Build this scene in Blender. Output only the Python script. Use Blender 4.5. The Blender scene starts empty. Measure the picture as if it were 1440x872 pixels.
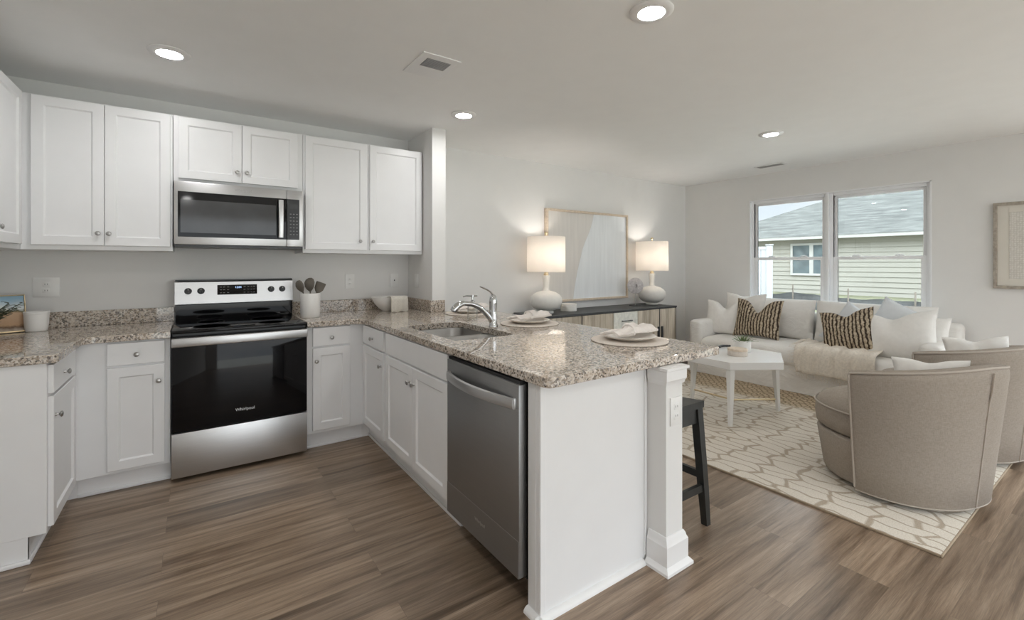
import bpy, bmesh, math, random
from mathutils import Vector, Matrix
random.seed(7)
PI = math.pi
S = bpy.context.scene
COL = S.collection

# ---------------------------------------------------------------- camera, world, exposure
FPX, YAW, HOR = 638.0, 0.6097, 371.8
cd = bpy.data.cameras.new('camera'); cam = bpy.data.objects.new('camera', cd); COL.objects.link(cam)
cd.sensor_width = 36.0; cd.lens = FPX / 1440 * 36.0
cd.shift_y = (HOR - 436) / 1440
cd.clip_start = 0.05; cd.clip_end = 300
cam.location = (0.119, -4.056, 1.3185); cam.rotation_euler = (PI / 2, 0, -YAW)
S.camera = cam
S.view_settings.view_transform = 'Standard'; S.view_settings.look = 'None'
S.view_settings.gamma = 1.0; S.view_settings.use_curve_mapping = False
S.view_settings.exposure = 0.80
SKY_STRENGTH = 1.2
CAN_STRENGTH = 94.0
LAMP_WATTS = 3.0
S.cycles.use_denoising = True
S.cycles.max_bounces = 12; S.cycles.diffuse_bounces = 9; S.cycles.glossy_bounces = 5
S.cycles.transparent_max_bounces = 12; S.cycles.sample_clamp_indirect = 6.0
S.cycles.caustics_reflective = False; S.cycles.caustics_refractive = False
w = bpy.data.worlds.new('overcast_sky'); S.world = w; w.use_nodes = True
wn, wl = w.node_tree.nodes, w.node_tree.links
bg = wn['Background']; bg.inputs['Strength'].default_value = SKY_STRENGTH
tc = wn.new('ShaderNodeTexCoord'); nz = wn.new('ShaderNodeTexNoise'); nz.inputs['Scale'].default_value = 3.0; nz.inputs['Detail'].default_value = 5
rp = wn.new('ShaderNodeValToRGB')
rp.color_ramp.elements[0].position = .35; rp.color_ramp.elements[0].color = (.62, .70, .78, 1)
rp.color_ramp.elements[1].position = .62; rp.color_ramp.elements[1].color = (.86, .89, .91, 1)
wl.new(tc.outputs['Generated'], nz.inputs['Vector']); wl.new(nz.outputs['Fac'], rp.inputs['Fac']); sp_ = wn.new('ShaderNodeSeparateXYZ'); wl.new(tc.outputs['Generated'], sp_.inputs[0])
mr_ = wn.new('ShaderNodeMapRange'); mr_.interpolation_type = 'SMOOTHSTEP'
for k_, v_ in (('From Min', .13), ('From Max', .65), ('To Min', .64), ('To Max', 3.2)): mr_.inputs[k_].default_value = v_
wl.new(sp_.outputs[2], mr_.inputs['Value'])
mx_ = wn.new('ShaderNodeMix'); mx_.data_type = 'RGBA'; mx_.blend_type = 'MULTIPLY'; mx_.inputs[0].default_value = 1
m2_ = wn.new('ShaderNodeMapRange')          # sky made brighter behind the camera, added to fill the room with light
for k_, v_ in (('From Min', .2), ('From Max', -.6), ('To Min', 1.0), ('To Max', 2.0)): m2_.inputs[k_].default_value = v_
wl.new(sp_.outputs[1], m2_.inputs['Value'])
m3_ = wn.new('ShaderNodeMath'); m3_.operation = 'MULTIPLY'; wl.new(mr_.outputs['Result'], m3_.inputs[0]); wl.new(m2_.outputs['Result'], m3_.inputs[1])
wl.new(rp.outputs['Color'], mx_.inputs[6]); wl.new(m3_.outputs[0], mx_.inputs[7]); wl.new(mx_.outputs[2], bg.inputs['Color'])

# ---------------------------------------------------------------- materials
def newmat(name):
    m = bpy.data.materials.new(name); m.use_nodes = True
    return m, m.node_tree.nodes, m.node_tree.links, m.node_tree.nodes['Principled BSDF']
def coords(n, l, scale=(1, 1, 1), rot=(0, 0, 0)):
    t = n.new('ShaderNodeTexCoord'); mp = n.new('ShaderNodeMapping')
    mp.inputs['Scale'].default_value = scale; mp.inputs['Rotation'].default_value = rot
    l.new(t.outputs['Object'], mp.inputs['Vector']); return mp.outputs['Vector']
def noise(n, l, vec, scale, detail=4, rough=.55, dist=0):
    t = n.new('ShaderNodeTexNoise'); t.inputs['Scale'].default_value = scale; t.inputs['Detail'].default_value = detail
    t.inputs['Roughness'].default_value = rough; t.inputs['Distortion'].default_value = dist
    l.new(vec, t.inputs['Vector']); return t.outputs['Fac']
def ramp(n, l, fac, stops, interp='LINEAR'):
    r = n.new('ShaderNodeValToRGB'); r.color_ramp.interpolation = interp
    e = r.color_ramp.elements
    while len(e) < len(stops): e.new(0.5)
    for k, (p, c) in enumerate(stops):
        e[k].position = p; e[k].color = (*c, 1)
    l.new(fac, r.inputs['Fac']); return r.outputs['Color']
def mix(n, l, a, b, fac, mode='MIX'):
    m = n.new('ShaderNodeMix'); m.data_type = 'RGBA'; m.blend_type = mode
    for s, v in ((m.inputs[0], fac), (m.inputs[6], a), (m.inputs[7], b)):
        if isinstance(v, (int, float)): s.default_value = v
        elif isinstance(v, tuple): s.default_value = (*v, 1)
        else: l.new(v, s)
    return m.outputs[2]
def bump(n, l, b, h, strength=.2, dist=.01):
    q = n.new('ShaderNodeBump'); q.inputs['Strength'].default_value = strength; q.inputs['Distance'].default_value = dist
    l.new(h, q.inputs['Height']); l.new(q.outputs['Normal'], b.inputs['Normal'])
def plain(name, c, rough=.5, metal=0, var=.03, vs=6, bmp=0, bs=200, bd=.002, spec=.5, coat=0):
    m, n, l, b = newmat(name)
    v = coords(n, l)
    f = noise(n, l, v, vs, 3)
    lo = tuple(max(0, x * (1 - var)) for x in c); hi = tuple(min(1, x * (1 + var)) for x in c)
    l.new(ramp(n, l, f, [(.3, lo), (.7, hi)]), b.inputs['Base Color'])
    b.inputs['Roughness'].default_value = rough; b.inputs['Metallic'].default_value = metal
    b.inputs['Specular IOR Level'].default_value = spec; b.inputs['Coat Weight'].default_value = coat
    if bmp: bump(n, l, b, noise(n, l, v, bs, 2), bmp, bd)
    return m
M = {}
M['wall'] = plain('painted_wall', (.745, .742, .733), .75, bmp=.08, bs=260, var=.01)
M['ceiling'] = plain('painted_ceiling', (.86, .865, .862), .85, bmp=.10, bs=180, var=.01)
M['white'] = plain('white_cabinet_paint', (.80, .805, .815), .33, var=.012)
M['trim'] = plain('white_trim_paint', (.80, .80, .80), .4, var=.012)
M['vinyl'] = plain('white_vinyl', (.82, .83, .85), .35, var=.01)
M['plastic'] = plain('white_plastic', (.80, .80, .79), .3, var=.01)
M['slot'] = plain('dark_slot', (.06, .06, .06), .6)
M['nickel'] = plain('brushed_nickel', (.42, .41, .40), .28, 1)
M['chrome'] = plain('chrome', (.62, .63, .64), .07, 1, var=.01)
M['black_glass'] = plain('black_glass', (.006, .006, .007), .05, var=.2, spec=.28)
M['black_plastic'] = plain('black_plastic', (.012, .012, .013), .3, var=.1)
M['window_glass_dark'] = plain('dark_door_glass', (.06, .062, .065), .08, var=.1)
M['dark'] = plain('dark_gap', (.02, .02, .02), .7)
M['brass'] = plain('brass_rod', (.62, .50, .32), .3, 1)
M['ceramic'] = plain('white_ceramic', (.78, .77, .75), .3, var=.015)
M['matte_ceramic'] = plain('matte_ivory_ceramic', (.74, .725, .69), .55, var=.03, vs=30, bmp=.1, bs=90)
M['table_white'] = plain('white_lacquer', (.76, .755, .74), .22, var=.01)
M['black_wood'] = plain('black_stained_wood', (.022, .023, .022), .38, var=.3, vs=14)
M['black_metal'] = plain('black_metal', (.05, .053, .057), .42, .3, var=.15)
M['silicone'] = plain('taupe_silicone', (.12, .105, .085), .5, var=.05)
M['linen_white'] = plain('white_slipcover_linen', (.76, .745, .715), .9, var=.03, vs=20, bmp=.25, bs=350, spec=.2)
def wrinkled(name, c):
    m, n, l, b = newmat(name); v = coords(n, l)
    l.new(ramp(n, l, noise(n, l, v, 20, 3), [(.3, tuple(x * .97 for x in c)), (.7, c)]), b.inputs['Base Color'])
    b.inputs['Roughness'].default_value = .9; b.inputs['Specular IOR Level'].default_value = .2
    w1 = noise(n, l, coords(n, l, (1, .5, 1)), 9, 4, .55, 1.2); w2 = noise(n, l, v, 350, 2)
    q = n.new('ShaderNodeBump'); q.inputs['Strength'].default_value = .45; q.inputs['Distance'].default_value = .03; l.new(w1, q.inputs['Height'])
    q2 = n.new('ShaderNodeBump'); q2.inputs['Strength'].default_value = .2; q2.inputs['Distance'].default_value = .002; l.new(w2, q2.inputs['Height']); l.new(q.outputs[0], q2.inputs['Normal']); l.new(q2.outputs[0], b.inputs['Normal'])
    return m
M['linen_white'] = wrinkled('white_slipcover_linen', (.78, .765, .74))
M['pillow_white'] = plain('white_pillow_linen', (.78, .765, .74), .9, var=.03, vs=25, bmp=.25, bs=420, spec=.2)
M['pillow_blue'] = plain('pale_grey_pillow_linen', (.66, .69, .72), .9, var=.03, vs=25, bmp=.25, bs=420, spec=.2)
M['throw'] = plain('oatmeal_throw', (.72, .665, .59), .95, var=.10, vs=60, bmp=.5, bs=260, bd=.004, spec=.1)
M['napkin'] = plain('blush_napkin', (.74, .69, .65), .9, var=.05, vs=40, bmp=.2, bs=300, spec=.2)
M['charger'] = plain('oatmeal_placemat', (.64, .58, .52), .8, var=.08, vs=120, bmp=.4, bs=300)
M['plate'] = plain('cream_stoneware', (.72, .68, .63), .35, var=.03, vs=30)
M['towel'] = plain('beige_towel', (.60, .57, .51), .95, var=.08, vs=80, bmp=.5, bs=300, bd=.004, spec=.1)
M['leaf'] = plain('succulent_green', (.16, .22, .10), .5, var=.35, vs=40)
M['dark_leaf'] = plain('olive_leaf', (.045, .06, .028), .45, var=.35, vs=40)
M['beads'] = plain('black_beads', (.025, .025, .027), .4, var=.2)
M['light_wood'] = plain('pale_oak', (.62, .52, .41), .5, var=.12, vs=30)
M['grey_wood'] = plain('weathered_grey_frame', (.36, .32, .27), .6, var=.25, vs=40)
M['mat_paper'] = plain('ivory_mat_board', (.66, .63, .57), .8, var=.02)
M['house_glass'] = plain('neighbour_window_glass', (.10, .13, .14), .06, var=.3, vs=3)
M['silt'] = plain('black_silt_fabric', (.075, .078, .082), .7, var=.3, vs=3)
M['stake'] = plain('weathered_stake', (.16, .14, .12), .8, var=.2)
M['legend'] = plain('grey_legend', (.20, .20, .20), .5)
M['stone_disc'] = plain('pale_agate', (.50, .47, .47), .4, var=.25, vs=45)
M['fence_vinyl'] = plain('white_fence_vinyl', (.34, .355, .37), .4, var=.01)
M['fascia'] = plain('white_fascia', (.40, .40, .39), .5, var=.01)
M['shingle_flat'] = None

def mk_steel(name, c, rough):
    m, n, l, b = newmat(name)
    v = coords(n, l, (3, 3, 320))
    f = noise(n, l, v, 1.5, 3)
    l.new(ramp(n, l, f, [(.3, tuple(x * .94 for x in c)), (.7, c)]), b.inputs['Base Color'])
    b.inputs['Metallic'].default_value = 1; b.inputs['Roughness'].default_value = rough
    bump(n, l, b, f, .02, .001)
    return m
M['steel'] = mk_steel('stainless_steel', (.60, .60, .60), .34)
M['dark_steel'] = mk_steel('dishwasher_stainless', (.36, .36, .36), .44)
M['sink_steel'] = mk_steel('sink_stainless', (.36, .35, .335), .36)

def mk_floor():
    m, n, l, b = newmat('vinyl_plank_floor')
    t = n.new('ShaderNodeTexCoord')
    br = n.new('ShaderNodeTexBrick'); br.offset = .37; br.offset_frequency = 2
    for k, vv in (('Scale', 1.0), ('Mortar Size', .0005), ('Mortar Smooth', .1), ('Bias', 0), ('Brick Width', 1.22), ('Row Height', .18)):
        br.inputs[k].default_value = vv
    br.inputs['Color1'].default_value = (0, 0, 0, 1); br.inputs['Color2'].default_value = (1, 1, 1, 1); br.inputs['Mortar'].default_value = (.5, .5, .5, 1)
    l.new(t.outputs['Object'], br.inputs['Vector'])
    mp = n.new('ShaderNodeMapping'); mp.inputs['Scale'].default_value = (1.1, 19, 1); l.new(t.outputs['Object'], mp.inputs['Vector'])
    off = n.new('ShaderNodeVectorMath'); off.operation = 'MULTIPLY_ADD'
    l.new(br.outputs['Color'], off.inputs[0]); off.inputs[1].default_value = (7, 13, 5); l.new(mp.outputs['Vector'], off.inputs[2])
    g1 = noise(n, l, off.outputs[0], 1.25, 8, .66, .35)
    mp2 = n.new('ShaderNodeMapping'); mp2.inputs['Scale'].default_value = (2.2, 9, 1); l.new(off.outputs[0], mp2.inputs['Vector'])
    g2 = noise(n, l, mp2.outputs['Vector'], 3, 4, .7)
    c1 = ramp(n, l, g1, [(.30, (.100, .064, .040)), (.42, (.198, .140, .095)), (.55, (.300, .220, .156)), (.70, (.42, .325, .240))])
    c2 = ramp(n, l, g2, [(.3, (.66, .66, .66)), (.65, (1.12, 1.12, 1.12))])
    c = mix(n, l, c1, c2, 1.0, 'MULTIPLY')
    tone = ramp(n, l, br.outputs['Color'], [(0, (.78, .77, .76)), (1, (1.14, 1.13, 1.12))])
    c = mix(n, l, c, tone, 1.0, 'MULTIPLY')
    fm = n.new('ShaderNodeMath'); fm.operation = 'MULTIPLY'; fm.inputs[1].default_value = .55; l.new(br.outputs['Fac'], fm.inputs[0])
    c = mix(n, l, c, (.07, .052, .038), fm.outputs[0])
    l.new(c, b.inputs['Base Color'])
    b.inputs['Specular IOR Level'].default_value = .62
    l.new(ramp(n, l, g2, [(0, (.24,) * 3), (1, (.40,) * 3)]), b.inputs['Roughness'])
    bump(n, l, b, g2, .08, .002)
    return m
M['floor'] = mk_floor()

def mk_granite():
    m, n, l, b = newmat('speckled_granite')
    v = coords(n, l)
    def vor(scale):
        t = n.new('ShaderNodeTexVoronoi'); t.inputs['Scale'].default_value = scale; l.new(v, t.inputs['Vector'])
        s = n.new('ShaderNodeSeparateColor'); l.new(t.outputs['Color'], s.inputs['Color']); return s.outputs
    a = vor(125); d = vor(220)
    big = noise(n, l, v, 9, 3)
    base = ramp(n, l, a[0], [(0, (.58, .515, .445)), (.27, (.46, .385, .31)), (.41, (.68, .635, .58)), (.56, (.37, .34, .315)), (.67, (.22, .17, .125)), (.80, (.045, .037, .033))], 'CONSTANT')
    fine = ramp(n, l, d[1], [(0, (.66, .59, .51)), (.40, (.50, .41, .33)), (.60, (.40, .365, .335)), (.74, (.62, .55, .48)), (.86, (.04, .032, .028))], 'CONSTANT')
    c = mix(n, l, base, fine, .30)
    l.new(c, b.inputs['Base Color'])
    b.inputs['Roughness'].default_value = .03; b.inputs['Specular IOR Level'].default_value = .65
    return m
M['granite'] = mk_granite()

def mk_weave(name, c1, c2, scale=420, rough=.9):
    m, n, l, b = newmat(name)
    v = coords(n, l)
    va = coords(n, l, (1, 1, .12)); vb = coords(n, l, (.12, .12, 1))
    f1 = noise(n, l, va, scale, 2); f2 = noise(n, l, vb, scale, 2)
    c = mix(n, l, ramp(n, l, f1, [(.35, c1), (.65, c2)]), ramp(n, l, f2, [(.35, c1), (.65, c2)]), .5)
    l.new(c, b.inputs['Base Color']); b.inputs['Roughness'].default_value = rough; b.inputs['Specular IOR Level'].default_value = .2
    bump(n, l, b, f1, .15, .002)
    return m
M['chair_linen'] = mk_weave('beige_chair_linen', (.28, .243, .205), (.385, .338, .292))
M['piping'] = plain('cream_piping', (.43, .38, .33), .8, var=.03)
M['chair_base'] = plain('dark_swivel_plinth', (.05, .045, .04), .7)

def mk_credenza():
    m, n, l, b = newmat('washed_wood_door')
    v = coords(n, l, (14, 14, 1.2)); f = noise(n, l, v, 2.2, 5, .6, .4)
    v2 = coords(n, l, (6, 6, .3)); f2 = noise(n, l, v2, 1.4, 2)
    c = mix(n, l, ramp(n, l, f, [(.3, (.36, .31, .25)), (.5, (.56, .50, .42)), (.7, (.70, .65, .57))]), ramp(n, l, f2, [(.35, (.66, .64, .60)), (.7, (1.05, 1.04, 1.02))]), 1, 'MULTIPLY')
    l.new(c, b.inputs['Base Color']); b.inputs['Roughness'].default_value = .55
    return m
M['washed'] = mk_credenza()
M['washed_white'] = plain('whitewashed_drawer', (.68, .68, .63), .55, var=.12, vs=25)

def mk_rug():
    m, n, l, b = newmat('patterned_rug')
    t = n.new('ShaderNodeTexCoord')
    wob = n.new('ShaderNodeTexNoise'); wob.inputs['Scale'].default_value = 5; wob.inputs['Detail'].default_value = 1.5
    l.new(t.outputs['Object'], wob.inputs['Vector'])
    ad = n.new('ShaderNodeVectorMath'); ad.operation = 'MULTIPLY_ADD'; l.new(wob.outputs['Color'], ad.inputs[0]); ad.inputs[1].default_value = (.12, .12, 0); l.new(t.outputs['Object'], ad.inputs[2])
    mp = n.new('ShaderNodeMapping'); mp.inputs['Scale'].default_value = (12.0, 4.8, 1); l.new(ad.outputs[0], mp.inputs['Vector'])
    vo = n.new('ShaderNodeTexVoronoi'); vo.feature = 'DISTANCE_TO_EDGE'; vo.inputs['Scale'].default_value = 1; vo.inputs['Randomness'].default_value = .58
    vo.voronoi_dimensions = '2D'
    l.new(mp.outputs['Vector'], vo.inputs['Vector'])
    fine = noise(n, l, t.outputs['Object'], 160, 3)
    mid = noise(n, l, t.outputs['Object'], 3.2, 3)
    wid = n.new('ShaderNodeMath'); wid.operation = 'MULTIPLY_ADD'; l.new(mid, wid.inputs[0]); wid.inputs[1].default_value = -.06; l.new(vo.outputs['Distance'], wid.inputs[2])
    line = ramp(n, l, wid.outputs[0], [(.01, (0, 0, 0)), (.06, (1, 1, 1))])
    tan = ramp(n, l, fine, [(.3, (.34, .285, .22)), (.7, (.47, .40, .32))])
    cream = ramp(n, l, fine, [(.3, (.56, .51, .435)), (.7, (.71, .66, .585))])
    c = mix(n, l, tan, cream, line)
    # towards the sofa the colour blends into a tan plait pattern
    sx = n.new('ShaderNodeSeparateXYZ'); l.new(ad.outputs[0], sx.inputs[0])
    br = ramp(n, l, sx.outputs[0], [(0, (0, 0, 0)), (1, (1, 1, 1))])
    mr = n.new('ShaderNodeMapRange'); mr.inputs['From Min'].default_value = 1.72; mr.inputs['From Max'].default_value = 1.86; l.new(sx.outputs[0], mr.inputs['Value'])
    vo2 = n.new('ShaderNodeTexVoronoi'); vo2.feature = 'DISTANCE_TO_EDGE'; vo2.inputs['Randomness'].default_value = .5; vo2.voronoi_dimensions = '2D'
    mp2 = n.new('ShaderNodeMapping'); mp2.inputs['Scale'].default_value = (16, 26, 1); mp2.inputs['Rotation'].default_value = (0, 0, .6); l.new(t.outputs['Object'], mp2.inputs['Vector']); vo2.inputs['Scale'].default_value = 1
    l.new(mp2.outputs['Vector'], vo2.inputs['Vector'])
    plait = ramp(n, l, vo2.outputs['Distance'], [(.0, (.20, .15, .095)), (.25, (.54, .44, .32))])
    c = mix(n, l, c, plait, mr.outputs['Result'])
    l.new(c, b.inputs['Base Color']); b.inputs['Roughness'].default_value = .95; b.inputs['Specular IOR Level'].default_value = .15
    hh = mix(n, l, line, fine, .25); bump(n, l, b, hh, .35, .006)
    return m
M['rug'] = mk_rug()
M['rug_edge'] = plain('tan_rug_binding', (.34, .27, .19), .9, var=.1, vs=60)

def mk_stripe():
    m, n, l, b = newmat('striped_tufted_fabric')
    t = n.new('ShaderNodeTexCoord')
    wv = n.new('ShaderNodeTexWave'); wv.wave_type = 'BANDS'; wv.bands_direction = 'X'
    mp = n.new('ShaderNodeMapping'); mp.inputs['Scale'].default_value = (1, 1, .35); l.new(t.outputs['UV'], mp.inputs['Vector'])
    wv.inputs['Scale'].default_value = 9.5; wv.inputs['Distortion'].default_value = 3.2; wv.inputs['Detail'].default_value = 3; wv.inputs['Detail Scale'].default_value = 2.5
    l.new(mp.outputs['Vector'], wv.inputs['Vector'])
    f = noise(n, l, t.outputs['UV'], 45, 3)
    c = ramp(n, l, wv.outputs['Fac'], [(.15, (.06, .046, .036)), (.34, (.20, .155, .11)), (.52, (.48, .405, .305))])
    c = mix(n, l, c, ramp(n, l, f, [(.35, (.55, .52, .5)), (.6, (1.1, 1.1, 1.1))]), 1, 'MULTIPLY')
    l.new(c, b.inputs['Base Color']); b.inputs['Roughness'].default_value = .95; b.inputs['Specular IOR Level'].default_value = .1
    bump(n, l, b, wv.outputs['Fac'], .5, .006)
    return m
M['stripe'] = mk_stripe()

def mk_shade():
    m, n, l, b = newmat('linen_lampshade')
    d = n.new('ShaderNodeBsdfDiffuse'); d.inputs['Color'].default_value = (.82, .80, .77, 1)
    t = n.new('ShaderNodeBsdfTranslucent'); t.inputs['Color'].default_value = (.86, .82, .77, 1)
    x = n.new('ShaderNodeMixShader'); x.inputs[0].default_value = .45
    f = noise(n, l, coords(n, l, (40, 40, 300)), 3, 2)
    l.new(ramp(n, l, f, [(.3, (.78, .76, .73)), (.7, (.86, .84, .81))]), d.inputs['Color'])
    l.new(d.outputs[0], x.inputs[1]); l.new(t.outputs[0], x.inputs[2])
    l.new(x.outputs[0], n['Material Output'].inputs['Surface']); n.remove(b); return m
M['shade'] = mk_shade()

def mk_glass(name, tint=(1, 1, 1), refl=.5):
    m, n, l, b = newmat(name)
    tr = n.new('ShaderNodeBsdfTransparent'); tr.inputs['Color'].default_value = (*tint, 1)
    g = n.new('ShaderNodeBsdfGlossy'); g.inputs['Roughness'].default_value = .0
    fr = n.new('ShaderNodeFresnel'); fr.inputs['IOR'].default_value = 1.45
    mu = n.new('ShaderNodeMath'); mu.operation = 'MULTIPLY'; mu.inputs[1].default_value = refl; l.new(fr.outputs[0], mu.inputs[0])
    x = n.new('ShaderNodeMixShader'); l.new(mu.outputs[0], x.inputs[0]); l.new(tr.outputs[0], x.inputs[1]); l.new(g.outputs[0], x.inputs[2])
    l.new(x.outputs[0], n['Material Output'].inputs['Surface']); n.remove(b); return m
M['glass'] = mk_glass('clear_window_glass', (.97, .985, .98), .8)
M['bottle_glass'] = mk_glass('clear_bottle_glass', (.985, .99, .985), .35)

def mk_emit(name, c, s):
    m, n, l, b = newmat(name)
    e = n.new('ShaderNodeEmission'); e.inputs['Color'].default_value = (*c, 1); e.inputs['Strength'].default_value = s
    l.new(e.outputs[0], n['Material Output'].inputs['Surface']); n.remove(b); return m
M['led'] = mk_emit('led_lens', (1, .995, .985), CAN_STRENGTH)
M['digit'] = mk_emit('blue_digits', (.45, .65, 1), 1.2)

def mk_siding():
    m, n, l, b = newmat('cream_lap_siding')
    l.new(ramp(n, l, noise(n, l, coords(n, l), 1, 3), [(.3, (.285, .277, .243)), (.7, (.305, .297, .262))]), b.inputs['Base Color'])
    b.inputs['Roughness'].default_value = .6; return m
M['siding'] = mk_siding()
def mk_shingle():
    m, n, l, b = newmat('grey_asphalt_shingle')
    v = coords(n, l, (1, 1, 1)); br = n.new('ShaderNodeTexBrick')
    t = n.new('ShaderNodeTexCoord'); mp = n.new('ShaderNodeMapping'); l.new(t.outputs['UV'], mp.inputs['Vector']); l.new(mp.outputs['Vector'], br.inputs['Vector'])
    for k, vv in (('Scale', 1.0), ('Mortar Size', .006), ('Brick Width', .30), ('Row Height', .14)): br.inputs[k].default_value = vv
    br.inputs['Color1'].default_value = (.058, .063, .059, 1); br.inputs['Color2'].default_value = (.086, .092, .086, 1); br.inputs['Mortar'].default_value = (.048, .051, .049, 1)
    mq = n.new('ShaderNodeMapping'); mq.inputs['Scale'].default_value = (.5, 3.2, 1); l.new(t.outputs['UV'], mq.inputs['Vector']); f = noise(n, l, mq.outputs['Vector'], 1.5, 5, .65)
    c = mix(n, l, br.outputs['Color'], ramp(n, l, f, [(.36, (.62, .62, .62)), (.64, (1.4, 1.4, 1.4))]), 1, 'MULTIPLY')
    l.new(c, b.inputs['Base Color']); b.inputs['Roughness'].default_value = .9; return m
M['shingle'] = mk_shingle()
def mk_ground():
    m, n, l, b = newmat('sandy_yard')
    f = noise(n, l, coords(n, l), 1.2, 5)
    l.new(ramp(n, l, f, [(.35, (.36, .36, .30)), (.55, (.47, .46, .43)), (.7, (.52, .51, .48))]), b.inputs['Base Color'])
    b.inputs['Roughness'].default_value = .95; return m
M['ground'] = mk_ground()
M['lawn'] = plain('thin_winter_grass', (.135, .14, .085), .95, var=.4, vs=4)
def mk_art(name, c, streak):
    m, n, l, b = newmat(name)
    f = noise(n, l, coords(n, l, (9, 9, .7)), 3, 4)
    l.new(ramp(n, l, f, [(.3, tuple(x * (1 - streak) for x in c)), (.7, tuple(min(1, x * (1 + streak)) for x in c))]), b.inputs['Base Color'])
    b.inputs['Roughness'].default_value = .75; return m
M['art_sand'] = mk_art('sand_canvas', (.70, .675, .645), .04)
M['art_blue'] = mk_art('pale_blue_paint', (.80, .83, .855), .04)
M['art_white'] = plain('white_line_paint', (.82, .82, .80), .7)
def mk_lace():
    m, n, l, b = newmat('embossed_paper')
    v = coords(n, l); vo = n.new('ShaderNodeTexVoronoi'); vo.inputs['Scale'].default_value = 60; vo.inputs['Randomness'].default_value = .25; l.new(v, vo.inputs['Vector'])
    l.new(ramp(n, l, vo.outputs['Distance'], [(.2, (.72, .70, .66)), (.6, (.58, .555, .51))]), b.inputs['Base Color']); b.inputs['Roughness'].default_value = .85
    bump(n, l, b, vo.outputs['Distance'], .5, .004); return m
M['lace'] = mk_lace()
def mk_photo():
    m, n, l, b = newmat('landscape_print')
    t = n.new('ShaderNodeTexCoord'); s = n.new('ShaderNodeSeparateXYZ'); l.new(t.outputs['UV'], s.inputs[0])
    f = noise(n, l, t.outputs['UV'], 5, 4)
    ad = n.new('ShaderNodeMath'); ad.operation = 'MULTIPLY_ADD'; l.new(f, ad.inputs[0]); ad.inputs[1].default_value = .22; l.new(s.outputs[1], ad.inputs[2])
    c = ramp(n, l, ad.outputs[0], [(.14, (.50, .42, .34)), (.26, (.12, .07, .04)), (.32, (.42, .26, .15)), (.60, (.48, .33, .21)), (.68, (.10, .10, .05)), (.74, (.62, .66, .66)), (1.0, (.30, .47, .60))])
    l.new(c, b.inputs['Base Color']); b.inputs['Roughness'].default_value = .15; return m
M['photo'] = mk_photo()

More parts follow.
